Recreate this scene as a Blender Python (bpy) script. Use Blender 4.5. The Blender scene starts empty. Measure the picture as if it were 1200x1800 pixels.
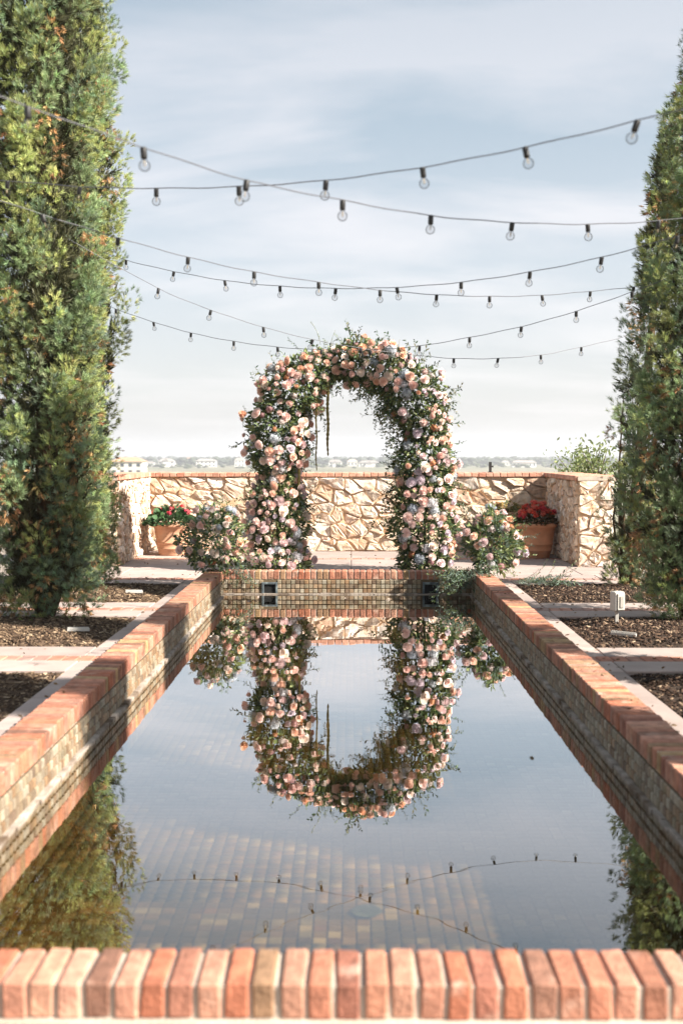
import bpy, bmesh, math, random
import numpy as np
from mathutils import Vector, Matrix, Euler

random.seed(7); RNG = np.random.default_rng(11)
scene = bpy.context.scene
COL = scene.collection

# ------------------------------------------------------------------ camera, sky, sun, exposure
F_PX = 2000.0; CX, CY = 600.0, 900.0; CAM_H = 1.41
YAW = 17.0/F_PX; PITCH = math.atan(102.0/F_PX)
cam_d = bpy.data.cameras.new('camera'); cam = bpy.data.objects.new('camera', cam_d); COL.objects.link(cam)
cam.location = (0, 0, CAM_H)
cam.rotation_euler = Euler((math.pi/2 - PITCH, 0, YAW), 'XYZ')
cam_d.sensor_fit = 'VERTICAL'; cam_d.sensor_height = 36; cam_d.sensor_width = 24
cam_d.lens = F_PX*36/1800
cam_d.clip_start = 0.05; cam_d.clip_end = 60000
cam_d.dof.use_dof = True; cam_d.dof.focus_distance = 13.4; cam_d.dof.aperture_fstop = 2.4
scene.camera = cam
scene.render.resolution_x = 682; scene.render.resolution_y = 1024

SUN_TRAVEL = Vector((-1.3, 0.56, -1.0)).normalized()
SUN_EL = math.asin(-SUN_TRAVEL.z); SUN_AZ = math.atan2(-SUN_TRAVEL.x, -SUN_TRAVEL.y)
world = bpy.data.worlds.new('World'); scene.world = world; world.use_nodes = True
wn = world.node_tree.nodes; wl = world.node_tree.links; wn.clear()
w_out = wn.new('ShaderNodeOutputWorld'); w_bg = wn.new('ShaderNodeBackground'); w_bg.inputs['Strength'].default_value = 0.096
w_sky = wn.new('ShaderNodeTexSky'); w_sky.sky_type = 'NISHITA'; w_sky.sun_disc = False
w_sky.sun_elevation = SUN_EL; w_sky.sun_rotation = SUN_AZ; w_sky.dust_density = 2.0; w_sky.altitude = 30
w_tc = wn.new('ShaderNodeTexCoord'); w_sep = wn.new('ShaderNodeSeparateXYZ'); wl.new(w_tc.outputs['Generated'], w_sep.inputs[0])
def wmath(op, a, b=None):
    n = wn.new('ShaderNodeMath'); n.operation = op
    for i, v in enumerate((a, b)):
        if v is None: continue
        if isinstance(v, (int, float)): n.inputs[i].default_value = v
        else: wl.new(v, n.inputs[i])
    return n.outputs[0]
zc = wmath('ADD', wmath('MAXIMUM', w_sep.outputs[2], 0.0), 0.16)
w_cmb = wn.new('ShaderNodeCombineXYZ')
wl.new(wmath('DIVIDE', w_sep.outputs[0], zc), w_cmb.inputs[0]); wl.new(wmath('DIVIDE', w_sep.outputs[1], zc), w_cmb.inputs[1])
w_map = wn.new('ShaderNodeMapping'); wl.new(w_cmb.outputs[0], w_map.inputs[0]); w_map.inputs['Scale'].default_value = (0.8, 1.5, 1); w_map.inputs['Rotation'].default_value = (0, 0, 0.25); w_map.inputs['Location'].default_value = (3.3, 1.25, 0)
w_n = wn.new('ShaderNodeTexNoise'); w_n.inputs['Scale'].default_value = 1.15; w_n.inputs['Detail'].default_value = 7; w_n.inputs['Roughness'].default_value = 0.52; w_n.inputs['Distortion'].default_value = 0.5
wl.new(w_map.outputs[0], w_n.inputs[0])
w_r = wn.new('ShaderNodeValToRGB'); w_r.color_ramp.elements[0].position = 0.44; w_r.color_ramp.elements[1].position = 0.62
wl.new(w_n.outputs[0], w_r.inputs[0])
# veiled sky: thin grey-blue cloud deck, whiter patches, pale towards the horizon
w_el = wn.new('ShaderNodeValToRGB'); e = w_el.color_ramp.elements
e[0].position = 0.0; e[0].color = (2.45, 2.42, 2.40, 1); e[1].position = 0.42; e[1].color = (1.28, 1.62, 1.88, 1)
for p, c in ((0.06, (2.5, 2.5, 2.52, 1)), (0.16, (2.2, 2.36, 2.5, 1)), (0.27, (1.6, 1.9, 2.12, 1))):
    q = e.new(p); q.color = c
wl.new(w_sep.outputs[2], w_el.inputs[0])
w_mx = wn.new('ShaderNodeMixRGB'); w_hi = wn.new('ShaderNodeMapRange'); w_hi.inputs[1].default_value = .20; w_hi.inputs[2].default_value = .40; w_hi.inputs[3].default_value = 1.0; w_hi.inputs[4].default_value = .42; wl.new(w_sep.outputs[2], w_hi.inputs[0])
wl.new(wmath('MULTIPLY', w_r.outputs[0], w_hi.outputs[0]), w_mx.inputs[0]); wl.new(w_el.outputs[0], w_mx.inputs[1]); w_mx.inputs[2].default_value = (2.95, 2.88, 2.92, 1)
w_f = wn.new('ShaderNodeMixRGB'); w_f.inputs[0].default_value = 0.86; wl.new(w_sky.outputs[0], w_f.inputs[1]); wl.new(w_mx.outputs[0], w_f.inputs[2])
wl.new(w_f.outputs[0], w_bg.inputs['Color']); wl.new(w_bg.outputs[0], w_out.inputs['Surface'])

sun_d = bpy.data.lights.new('sun', 'SUN'); sun = bpy.data.objects.new('sun', sun_d); COL.objects.link(sun)
sun_d.energy = 5.0; sun_d.angle = math.radians(0.8); sun_d.color = (1.0, 0.93, 0.83)
sun.rotation_euler = SUN_TRAVEL.to_track_quat('-Z', 'Y').to_euler(); sun.location = (8, -5, 12)
scene.view_settings.view_transform = 'Standard'; scene.view_settings.look = 'None'
scene.view_settings.exposure = 1.66; scene.view_settings.gamma = 1.0
scene.render.engine = 'CYCLES'
scene.cycles.max_bounces = 8; scene.cycles.transparent_max_bounces = 24; scene.cycles.caustics_reflective = False; scene.cycles.caustics_refractive = False

# ------------------------------------------------------------------ helpers
CAM_M = cam.rotation_euler.to_matrix()
def pix(x, y, depth):
    """photo pixel -> world point on the plane Y = depth"""
    d = CAM_M @ Vector(((x-CX)/F_PX, -(y-CY)/F_PX, -1.0))
    return Vector((0, 0, CAM_H)) + d*(depth/d.y)
def pixg(x, y, h=0.0):
    """photo pixel -> world point on the level Z = h"""
    d = CAM_M @ Vector(((x-CX)/F_PX, -(y-CY)/F_PX, -1.0))
    return Vector((0, 0, CAM_H)) + d*((h-CAM_H)/d.z)

def link(o, parent=None):
    COL.objects.link(o)
    if parent is not None: o.parent = parent
    return o
def tag(o, label=None, cat=None, group=None, kind=None):
    if label: o['label'] = label
    if cat: o['category'] = cat
    if group: o['group'] = group
    if kind: o['kind'] = kind
    return o
def empty(name, loc=(0, 0, 0), rz=0.0, parent=None):
    o = bpy.data.objects.new(name, None); o.empty_display_size = 0.1
    o.location = loc; o.rotation_euler = (0, 0, rz)
    return link(o, parent)
def obj(name, mesh, parent=None, loc=(0, 0, 0), rot=(0, 0, 0), scale=(1, 1, 1)):
    o = bpy.data.objects.new(name, mesh); o.location = loc; o.rotation_euler = rot; o.scale = scale
    return link(o, parent)

def mesh_np(name, verts, tris, mat=None, tone=None, col=None, smooth=False, quads=None):
    me = bpy.data.meshes.new(name)
    verts = np.asarray(verts, dtype=np.float32); 
    polys = []
    if tris is not None and len(tris): polys.append(np.asarray(tris, dtype=np.int32))
    if quads is not None and len(quads): polys.append(np.asarray(quads, dtype=np.int32))
    nl = sum(p.size for p in polys); npoly = sum(len(p) for p in polys)
    me.vertices.add(len(verts)); me.vertices.foreach_set('co', verts.ravel())
    me.loops.add(nl); me.polygons.add(npoly)
    me.loops.foreach_set('vertex_index', np.concatenate([p.ravel() for p in polys]))
    st = []; off = 0
    for p in polys:
        st.append(off + np.arange(len(p))*p.shape[1]); off += p.size
    me.polygons.foreach_set('loop_start', np.concatenate(st).astype(np.int32))
    if smooth: me.polygons.foreach_set('use_smooth', np.ones(npoly, dtype=bool))
    me.update(calc_edges=True)
    if tone is not None:
        a = me.attributes.new('tone', 'FLOAT', 'POINT'); a.data.foreach_set('value', np.asarray(tone, dtype=np.float32))
    if col is not None:
        a = me.attributes.new('Col', 'FLOAT_COLOR', 'POINT'); c = np.ones((len(verts), 4), dtype=np.float32); c[:, :3] = col
        a.data.foreach_set('color', c.ravel())
    if mat: me.materials.append(mat)
    return me

class MB:
    """collects faces for ONE mesh object"""
    def __init__(s): s.v = []; s.f = []; s.t = []
    def add(s, verts, faces, tone=0.5):
        o = len(s.v); s.v += [tuple(v) for v in verts]; s.f += [tuple(i+o for i in f) for f in faces]; s.t += [tone]*len(verts)
    def box(s, x0, x1, y0, y1, z0, z1, tone=0.5):
        s.add([(x0,y0,z0),(x1,y0,z0),(x1,y1,z0),(x0,y1,z0),(x0,y0,z1),(x1,y0,z1),(x1,y1,z1),(x0,y1,z1)],
              [(0,3,2,1),(4,5,6,7),(0,1,5,4),(1,2,6,5),(2,3,7,6),(3,0,4,7)], tone)
    def tube(s, pts, rad, n=6, tone=0.5, cap=True):
        pts = [Vector(p) for p in pts]; rings = []
        for i, p in enumerate(pts):
            a = pts[max(i-1, 0)]; b = pts[min(i+1, len(pts)-1)]; t = (b-a).normalized()
            u = t.orthogonal().normalized() if abs(t.z) > 0.95 else t.cross(Vector((0,0,1))).normalized()
            w = t.cross(u); r = rad[i] if isinstance(rad, (list, tuple)) else rad
            rings.append([p + (u*math.cos(2*math.pi*k/n) + w*math.sin(2*math.pi*k/n))*r for k in range(n)])
        v = [q for r in rings for q in r]
        f = [(i*n+k, i*n+(k+1)%n, (i+1)*n+(k+1)%n, (i+1)*n+k) for i in range(len(pts)-1) for k in range(n)]
        if cap: f += [tuple(range(n))[::-1], tuple((len(pts)-1)*n+k for k in range(n))]
        s.add(v, f, tone)
    def lathe(s, prof, n=32, tone=0.5):
        v = [(r*math.cos(2*math.pi*k/n), r*math.sin(2*math.pi*k/n), z) for r, z in prof for k in range(n)]
        f = [(i*n+k, i*n+(k+1)%n, (i+1)*n+(k+1)%n, (i+1)*n+k) for i in range(len(prof)-1) for k in range(n)]
        s.add(v, f, tone)
    def mesh(s, name, mat, smooth=False, bevel=0.0):
        me = bpy.data.meshes.new(name); me.from_pydata(s.v, [], s.f); me.validate()
        if smooth: me.polygons.foreach_set('use_smooth', [True]*len(me.polygons))
        if bevel:
            bm = bmesh.new(); bm.from_mesh(me); bmesh.ops.recalc_face_normals(bm, faces=bm.faces)
            bmesh.ops.bevel(bm, geom=bm.edges[:], offset=bevel, segments=1, affect='EDGES'); bm.to_mesh(me); bm.free()
        else:
            bm = bmesh.new(); bm.from_mesh(me); bmesh.ops.recalc_face_normals(bm, faces=bm.faces); bm.to_mesh(me); bm.free()
            a = me.attributes.new('tone', 'FLOAT', 'POINT'); a.data.foreach_set('value', s.t)
        if mat: me.materials.append(mat)
        return me
    def build(s, name, mat, parent=None, smooth=False, bevel=0.0, loc=(0,0,0), rot=(0,0,0)):
        return obj(name, s.mesh(name, mat, smooth, bevel), parent, loc, rot)

def brick_mesh(name, sx, sy, sz, mat, tone, bev=0.006, jit=0.003, rnd=random):
    """a bevelled, slightly irregular brick centred in x,y with its base at z=0"""
    bm = bmesh.new(); bmesh.ops.create_cube(bm, size=1.0)
    for v in bm.verts:
        v.co = Vector((v.co.x*sx + rnd.uniform(-jit, jit), v.co.y*sy + rnd.uniform(-jit, jit), (v.co.z+0.5)*sz + (rnd.uniform(-jit, jit) if v.co.z > 0 else 0)))
    bmesh.ops.bevel(bm, geom=bm.edges[:], offset=bev, segments=1, affect='EDGES')
    me = bpy.data.meshes.new(name); bm.to_mesh(me); bm.free()
    a = me.attributes.new('tone', 'FLOAT', 'POINT'); a.data.foreach_set('value', [tone]*len(me.vertices))
    me.materials.append(mat); return me

# ------------------------------------------------------------------ materials
def new_mat(name):
    m = bpy.data.materials.new(name); m.use_nodes = True; m.node_tree.nodes.clear()
    return m, m.node_tree.nodes, m.node_tree.links
def ramp(nodes, stops):
    r = nodes.new('ShaderNodeValToRGB'); e = r.color_ramp.elements
    e[0].position = stops[0][0]; e[0].color = (*stops[0][1], 1); e[1].position = stops[-1][0]; e[1].color = (*stops[-1][1], 1)
    for p, c in stops[1:-1]:
        q = e.new(p); q.color = (*c, 1)
    return r
def mat_tone(name, cols, rough=0.85, nscale=14.0, namt=0.35, bscale=60.0, bump=0.25, stain=None, coord='Object', spec=0.3, const=False):
    """base colour picked per piece by its 'tone', mottled by noise, optional stain colour"""
    m, n, l = new_mat(name); out = n.new('ShaderNodeOutputMaterial'); b = n.new('ShaderNodeBsdfPrincipled')
    l.new(b.outputs[0], out.inputs[0]); b.inputs['Roughness'].default_value = rough; b.inputs['Specular IOR Level'].default_value = spec
    at = n.new('ShaderNodeAttribute'); at.attribute_name = 'tone'
    k = len(cols); r = ramp(n, [(i/max(k-1, 1), c) for i, c in enumerate(cols)] if k > 1 else [(0, cols[0]), (1, cols[0])])
    if const: r.color_ramp.interpolation = 'CONSTANT'
    l.new(at.outputs['Fac'], r.inputs[0])
    tc = n.new('ShaderNodeTexCoord'); oi = n.new('ShaderNodeObjectInfo')
    va = n.new('ShaderNodeVectorMath'); va.operation = 'ADD'; l.new(tc.outputs[coord], va.inputs[0])
    sc = n.new('ShaderNodeVectorMath'); sc.operation = 'SCALE'; l.new(oi.outputs['Location'], sc.inputs[0]); sc.inputs['Scale'].default_value = 3.7; l.new(sc.outputs[0], va.inputs[1])
    nz = n.new('ShaderNodeTexNoise'); nz.inputs['Scale'].default_value = nscale; nz.inputs['Detail'].default_value = 6; l.new(va.outputs[0], nz.inputs['Vector'])
    mr = n.new('ShaderNodeMapRange'); mr.inputs[1].default_value = 0.25; mr.inputs[2].default_value = 0.75; mr.inputs[3].default_value = 1-namt; mr.inputs[4].default_value = 1+namt*0.7; l.new(nz.outputs[0], mr.inputs[0])
    ov = n.new('ShaderNodeMapRange'); ov.inputs[3].default_value = 0.86; ov.inputs[4].default_value = 1.12; l.new(oi.outputs['Random'], ov.inputs[0])
    mm = n.new('ShaderNodeMath'); mm.operation = 'MULTIPLY'; l.new(mr.outputs[0], mm.inputs[0]); l.new(ov.outputs[0], mm.inputs[1])
    hs = n.new('ShaderNodeMixRGB'); hs.blend_type = 'MULTIPLY'; hs.inputs[0].default_value = 1; l.new(r.outputs[0], hs.inputs[1]); l.new(mm.outputs[0], hs.inputs[2])
    last = hs.outputs[0]
    if stain:
        n2 = n.new('ShaderNodeTexNoise'); n2.inputs['Scale'].default_value = stain[1]; n2.inputs['Detail'].default_value = 5; l.new(va.outputs[0], n2.inputs['Vector'])
        r2 = ramp(n, [(stain[2], (0, 0, 0)), (stain[3], (1, 1, 1))]); l.new(n2.outputs[0], r2.inputs[0])
        mx = n.new('ShaderNodeMixRGB'); l.new(r2.outputs[0], mx.inputs[0]); l.new(last, mx.inputs[1]); mx.inputs[2].default_value = (*stain[0], 1); last = mx.outputs[0]
    l.new(last, b.inputs['Base Color'])
    if bump:
        nb = n.new('ShaderNodeTexNoise'); nb.inputs['Scale'].default_value = bscale; nb.inputs['Detail'].default_value = 5; l.new(va.outputs[0], nb.inputs['Vector'])
        bp = n.new('ShaderNodeBump'); bp.inputs['Strength'].default_value = bump; bp.inputs['Distance'].default_value = 0.01; l.new(nb.outputs[0], bp.inputs['Height']); l.new(bp.outputs[0], b.inputs['Normal'])
    return m
def mat_plain(name, col, rough=0.6, metal=0.0, spec=0.4):
    m, n, l = new_mat(name); out = n.new('ShaderNodeOutputMaterial'); b = n.new('ShaderNodeBsdfPrincipled'); l.new(b.outputs[0], out.inputs[0])
    nz = n.new('ShaderNodeTexNoise'); nz.inputs['Scale'].default_value = 25; tc = n.new('ShaderNodeTexCoord'); l.new(tc.outputs['Object'], nz.inputs[0])
    mr = n.new('ShaderNodeMapRange'); mr.inputs[3].default_value = 0.8; mr.inputs[4].default_value = 1.2; l.new(nz.outputs[0], mr.inputs[0])
    mx = n.new('ShaderNodeMixRGB'); mx.blend_type = 'MULTIPLY'; mx.inputs[0].default_value = 1; mx.inputs[1].default_value = (*col, 1); l.new(mr.outputs[0], mx.inputs[2]); l.new(mx.outputs[0], b.inputs['Base Color'])
    b.inputs['Roughness'].default_value = rough; b.inputs['Metallic'].default_value = metal; b.inputs['Specular IOR Level'].default_value = spec
    return m
def mat_leaf(name, col=None, rough=0.55, trans=0.3, vary=0.25, spec=0.35):
    """foliage/petals: colour from 'Col' (or fixed), some light through the blade"""
    m, n, l = new_mat(name); out = n.new('ShaderNodeOutputMaterial'); b = n.new('ShaderNodeBsdfPrincipled'); t = n.new('ShaderNodeBsdfTranslucent'); ms = n.new('ShaderNodeMixShader')
    if col is None:
        at = n.new('ShaderNodeAttribute'); at.attribute_name = 'Col'; src = at.outputs['Color']
    else:
        rg = n.new('ShaderNodeRGB'); rg.outputs[0].default_value = (*col, 1); src = rg.outputs[0]
    oi = n.new('ShaderNodeObjectInfo'); mr = n.new('ShaderNodeMapRange'); mr.inputs[3].default_value = 1-vary; mr.inputs[4].default_value = 1+vary; l.new(oi.outputs['Random'], mr.inputs[0])
    hs = n.new('ShaderNodeHueSaturation'); l.new(src, hs.inputs['Color']); l.new(mr.outputs[0], hs.inputs['Value'])
    h2 = n.new('ShaderNodeMapRange'); h2.inputs[3].default_value = 0.5-0.035*vary; h2.inputs[4].default_value = 0.5+0.035*vary; l.new(oi.outputs['Random'], h2.inputs[0]); l.new(h2.outputs[0], hs.inputs['Hue'])
    l.new(hs.outputs[0], b.inputs['Base Color']); l.new(hs.outputs[0], t.inputs['Color']); b.inputs['Roughness'].default_value = rough; b.inputs['Specular IOR Level'].default_value = spec
    ms.inputs[0].default_value = trans; l.new(b.outputs[0], ms.inputs[1]); l.new(t.outputs[0], ms.inputs[2]); l.new(ms.outputs[0], out.inputs[0])
    return m

M_brick = mat_tone('coping_brick', [(.39,.13,.070), (.42,.19,.125), (.45,.235,.165), (.27,.10,.066), (.46,.25,.17), (.40,.155,.09), (.22,.115,.08), (.46,.30,.15)], rough=.85, nscale=20, namt=.42, bscale=85, bump=.6, stain=((.52,.36,.28), 7, .58, .80))
M_cap = mat_tone('cap_brick', [(.50,.24,.165), (.55,.30,.21), (.44,.19,.125), (.57,.34,.25)], rough=.85, nscale=14, namt=.3, bscale=60, bump=.35, stain=((.58,.42,.33), 8, .58, .8))
M_paver = mat_tone('paver_brick', [(.38,.16,.10), (.45,.215,.15), (.34,.22,.185), (.45,.18,.11)], rough=.85, nscale=12, namt=.3, stain=((.46,.36,.31), 6, .56, .85))
M_mortar = mat_tone('mortar', [(.44,.375,.31)], rough=.95, nscale=10, namt=.25, bscale=90, bump=.5, stain=((.36,.29,.22), 6, .55, .8))
M_wallmortar = mat_tone('wall_mortar', [(.60,.455,.32)], rough=.95, nscale=9, namt=.35, bscale=60, bump=.8, stain=((.50,.31,.17), 5, .5, .72))
M_conc = mat_tone('concrete', [(.35,.275,.245), (.385,.305,.275), (.32,.26,.235)], rough=.9, nscale=5, namt=.16, bscale=150, bump=.15, stain=((.36,.31,.28), 2.2, .56, .85))
M_joint = mat_tone('joint_sand', [(.30,.25,.21)], rough=.95, nscale=8, namt=.3)
M_stone = mat_tone('field_stone', [(.68,.56,.44), (.65,.51,.39), (.70,.61,.51), (.62,.46,.34), (.71,.64,.56), (.67,.53,.44), (.52,.34,.23), (.68,.57,.46)], rough=.94, nscale=15, namt=.38, bscale=26, bump=1.0, stain=((.58,.37,.22), 8, .52, .70))
M_tile = mat_tone('pool_tile', [(.26,.19,.115), (.32,.26,.185), (.19,.12,.07), (.29,.18,.10), (.36,.32,.25), (.22,.18,.12), (.14,.09,.06), (.28,.235,.17)], rough=.55, nscale=22, namt=.35, bscale=60, bump=.2, stain=((.16,.12,.06), 7, .58, .8))
M_ftile = mat_tone('pool_floor_tile', [(.26,.15,.055), (.16,.11,.05), (.30,.18,.08), (.13,.085,.04), (.24,.12,.06), (.50,.38,.24), (.19,.15,.09), (.28,.16,.06)], rough=.6, nscale=10, namt=.4, bump=0, stain=((.11,.075,.035), 1.1, .42, .62))
M_grout = mat_tone('pool_grout', [(.12,.085,.05)], rough=.95, nscale=20, namt=.3)
M_ledge = mat_tone('ledge_mortar', [(.40,.34,.29)], rough=.8, nscale=12, namt=.45, bscale=50, bump=.6, stain=((.13,.09,.06), 5, .48, .66))
M_terra = mat_tone('terracotta', [(.56,.25,.13), (.60,.35,.23)], rough=.85, nscale=7, namt=.22, bscale=80, bump=.2, stain=((.58,.38,.27), 5, .56, .84))
M_dark = mat_plain('dark_metal', (.02, .02, .02), .5)
M_black = mat_plain('hollow_shade_black', (.006, .006, .006), .9)
M_inlet = mat_tone('weathered_copper_grey', [(.09,.11,.12)], rough=.6, nscale=20, namt=.45, stain=((.24,.28,.28), 12, .52, .7))
M_white = mat_plain('white_plastic', (.42, .40, .37), .6)
M_cable = mat_plain('cable_grey', (.075, .075, .085), .4, 0, .6)
M_socket = mat_plain('socket_black', (.015, .014, .014), .5)
M_bark = mat_tone('bark', [(.12,.075,.045)], rough=.95, nscale=20, namt=.5, bscale=40, bump=.8)
M_fol = mat_leaf('foliage', None, .6, .36, .06)
M_leafinst = mat_leaf('sprig_leaf', None, .5, .28, .28)
M_soil = mat_tone('soil', [(.045,.028,.018)], rough=1, nscale=6, namt=.5, bscale=30, bump=1.0)
M_soil_l = mat_tone('soil_dry', [(.11,.07,.045)], rough=1, nscale=6, namt=.5, bscale=30, bump=1.0)
M_mulch = mat_tone('mulch_chips', [(.025,.015,.010), (.045,.025,.016), (.075,.043,.027), (.13,.08,.05), (.34,.25,.17)], rough=.95, nscale=30, namt=.3, bump=0, coord='Generated')
M_mulch_l = mat_tone('mulch_straw', [(.06,.036,.022), (.10,.065,.04), (.16,.105,.065), (.24,.165,.10), (.40,.30,.20)], rough=.95, nscale=30, namt=.3, bump=0, coord='Generated')

# water: thin reflecting film over a tinted, see-through body
def water_mat():
    m, n, l = new_mat('water'); out = n.new('ShaderNodeOutputMaterial')
    tr = n.new('ShaderNodeBsdfTransparent'); tr.inputs[0].default_value = (.60, .54, .36, 1)
    gl = n.new('ShaderNodeBsdfGlossy'); gl.inputs['Color'].default_value = (.97, .97, .97, 1); gl.inputs['Roughness'].default_value = 0.0
    lw = n.new('ShaderNodeLayerWeight'); lw.inputs['Blend'].default_value = 0.5
    r = ramp(n, [(0, (.04,)*3), (.40, (.14,)*3), (.62, (.38,)*3), (.70, (.60,)*3), (.77, (.76,)*3), (.87, (.86,)*3), (1, (1, 1, 1))]); l.new(lw.outputs['Facing'], r.inputs[0])
    ms = n.new('ShaderNodeMixShader'); l.new(r.outputs[0], ms.inputs[0]); l.new(tr.outputs[0], ms.inputs[1]); l.new(gl.outputs[0], ms.inputs[2]); l.new(ms.outputs[0], out.inputs[0])
    tc = n.new('ShaderNodeTexCoord'); mp = n.new('ShaderNodeMapping'); mp.inputs['Scale'].default_value = (1.0, 2.2, 1); l.new(tc.outputs['Object'], mp.inputs[0])
    n1 = n.new('ShaderNodeTexNoise'); n1.inputs['Scale'].default_value = 1.7; n1.inputs['Detail'].default_value = 2; l.new(mp.outputs[0], n1.inputs[0])
    bp = n.new('ShaderNodeBump'); bp.inputs['Strength'].default_value = 0.10; bp.inputs['Distance'].default_value = 0.005; l.new(n1.outputs[0], bp.inputs['Height'])
    l.new(bp.outputs[0], gl.inputs['Normal'])
    return m
M_water = water_mat()
def glass_mat():
    m, n, l = new_mat('bulb_glass'); out = n.new('ShaderNodeOutputMaterial')
    tr = n.new('ShaderNodeBsdfTransparent'); tr.inputs[0].default_value = (.93, .93, .93, 1)
    gl = n.new('ShaderNodeBsdfGlossy'); gl.inputs['Roughness'].default_value = 0.03; gl.inputs['Color'].default_value = (.85, .85, .85, 1)
    fr = n.new('ShaderNodeFresnel'); fr.inputs[0].default_value = 1.18
    ms = n.new('ShaderNodeMixShader'); l.new(fr.outputs[0], ms.inputs[0]); l.new(tr.outputs[0], ms.inputs[1]); l.new(gl.outputs[0], ms.inputs[2]); l.new(ms.outputs[0], out.inputs[0])
    return m
M_glass = glass_mat()
# ------------------------------------------------------------------ ground, plain, hills
def smooth01(t): t = max(0.0, min(1.0, t)); return t*t*(3-2*t)
PLAIN = -17.0
def ground_z(x, y):
    dx = max(abs(x)-9.5, 0); dy = max(y-17.6, -11-y, 0); d = math.hypot(dx, dy)
    z = -0.85 + (PLAIN+0.85)*smooth01(d/75)
    if d > 300: z += 2.2*math.sin(x*0.0021+1.3)*math.sin(y*0.0013)*smooth01((d-300)/1500)
    return z
M_ground = mat_tone('grassland', [(.20,.185,.12)], rough=1, nscale=0.02, namt=.4, bump=0, stain=((.14,.15,.085), 0.006, .45, .65))
gv = [(0, 8, ground_z(0, 8))]; gf = []; NS = 120
radii = [6, 12, 16, 20, 25, 30, 38, 48, 60, 75, 95, 130, 200, 320, 500, 750, 1000, 1400, 2000, 2800, 4000, 6000, 9000, 14000, 22000, 34000]
for r in radii:
    for k in range(NS):
        a = 2*math.pi*k/NS; x = r*math.sin(a); y = 8+r*math.cos(a); gv.append((x, y, ground_z(x, y)))
for k in range(NS): gf.append((0, 1+(k+1) % NS, 1+k))
for i in range(len(radii)-1):
    for k in range(NS):
        a = 1+i*NS+k; b = 1+i*NS+(k+1) % NS; gf.append((a, b, b+NS, a+NS))
mb = MB(); mb.add(gv, gf); tag(mb.build('ground', M_ground, smooth=True), 'dry green plain stretching to the horizon beyond the terrace wall', 'ground', kind='structure')
M_hill = mat_tone('far_hills', [(.075,.10,.06)], rough=1, nscale=0.002, namt=.3, bump=0)
hv = []; hf = []; N = 160
for i in range(N+1):
    x = -6500 + 13000*i/N
    h = 46 + 22*math.sin(x*.0011+.5) + 14*math.sin(x*.0027+2) + 6*math.sin(x*.009)
    hv += [(x, 8800, PLAIN-4), (x, 9300, PLAIN-17+h*0.8), (x, 10400, PLAIN-17+h), (x, 11600, PLAIN-6)]
for i in range(N):
    for j in range(3): a = i*4+j; hf.append((a, a+4, a+5, a+1))
mb = MB(); mb.add(hv, hf); tag(mb.build('hills', M_hill, smooth=True), 'low blue-grey hills along the horizon', 'hills', kind='structure')

# ------------------------------------------------------------------ layout of terrace and pool
XC = -0.04; IW = 1.34; CW = 0.192; PI0, PI1 = 2.85, 12.24
XL, XR = XC-IW, XC+IW; OL, OR = XL-CW, XR+CW; BL, BR = OL-0.285, OR+0.285
CT = 0.145; CB = CT-0.089; WZ = -0.105; FZ = -0.43
STRIPS = [2.8, 5.3, 7.8, 10.3, 12.8]; SH = 0.46
BED_OUT = 1.75      # bed width in x
WX0, WX1, WY, WEND, WT = -2.93, 2.83, 16.46, 14.2, 0.44
WTOP = CAM_H-0.272

# paving sub-base with openings for pool and beds
xs = [-9, BL-BED_OUT, BL, OL+.004, OR-.004, BR, BR+BED_OUT, 9]; ys = [-10]
for s in STRIPS: ys += [s-SH+.004, s+SH-.004]
ys += [17.2]
def is_bed(i, j):
    if i not in (1, 5): return False
    return j >= 2 and j % 2 == 0 and j <= len(ys)-3
mb = MB()
ysx = sorted(set(ys+[PI0-CW, PI1+CW-.004]))
for i in range(len(xs)-1):
    for j in range(len(ysx)-1):
        y0, y1 = ysx[j], ysx[j+1]; ym = (y0+y1)/2; xm = (xs[i]+xs[i+1])/2
        if i == 3 and PI0-CW < ym < PI1+CW: continue
        k = max(q for q in range(len(ys)-1) if ys[q] <= ym)
        if is_bed(i, k): continue
        mb.box(xs[i], xs[i+1], y0, y1, -0.9, -0.012)
paving = mb.build('paving', M_joint); tag(paving, 'pale concrete and brick terrace paving round the pool and planting beds', 'paving', kind='structure')
def slab(x0, x1, y0, y1, z1=0.0, tone=None):
    g = .0035; rnd = random
    me = brick_mesh('slab', x1-x0-2*g, y1-y0-2*g, .05, M_conc, rnd.random() if tone is None else tone, .005, .001)
    return obj('slab', me, paving, ((x0+x1)/2, (y0+y1)/2, z1-.05+rnd.uniform(-.0015, .0015)))
PAVERS = [brick_mesh('paver_brick', .093, .19, .05, M_paver, (k+.5)/8, .005, .002) for k in range(8)]
for side in (-1, 1):
    o0, b0 = (OR, BR) if side > 0 else (OL, BL)
    xa, xb = min(o0, b0), max(o0, b0)
    far = b0 + side*BED_OUT
    for s in STRIPS[1:]:
        # brick row, then concrete bands either side
        x = o0 + side*.052; n = 0
        while abs(x) < (3.6 if s > 6 else 2.9):
            obj('paver_brick', random.choice(PAVERS), paving, (x, s, -.05+random.uniform(-.001, .002)), (0, 0, random.choice((0, math.pi))))
            x += side*.1025; n += 1
        for y0, y1 in ((s-SH, s-.1), (s+.1, s+SH)):
            q = b0; L = [1.05, .95, 1.1]
            for d in L:
                a, b = q, q+side*d; slab(min(a, b), max(a, b), y0, y1); q = b
            slab(xa, xb, y0, y1)
    # border slabs along the beds
    for s0, s1 in zip(STRIPS[:-1], STRIPS[1:]):
        y0, y1 = s0+SH, s1-SH; m = y0+(y1-y0)*random.uniform(.45, .55)
        slab(xa, xb, y0, m); slab(xa, xb, m, y1)
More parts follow.
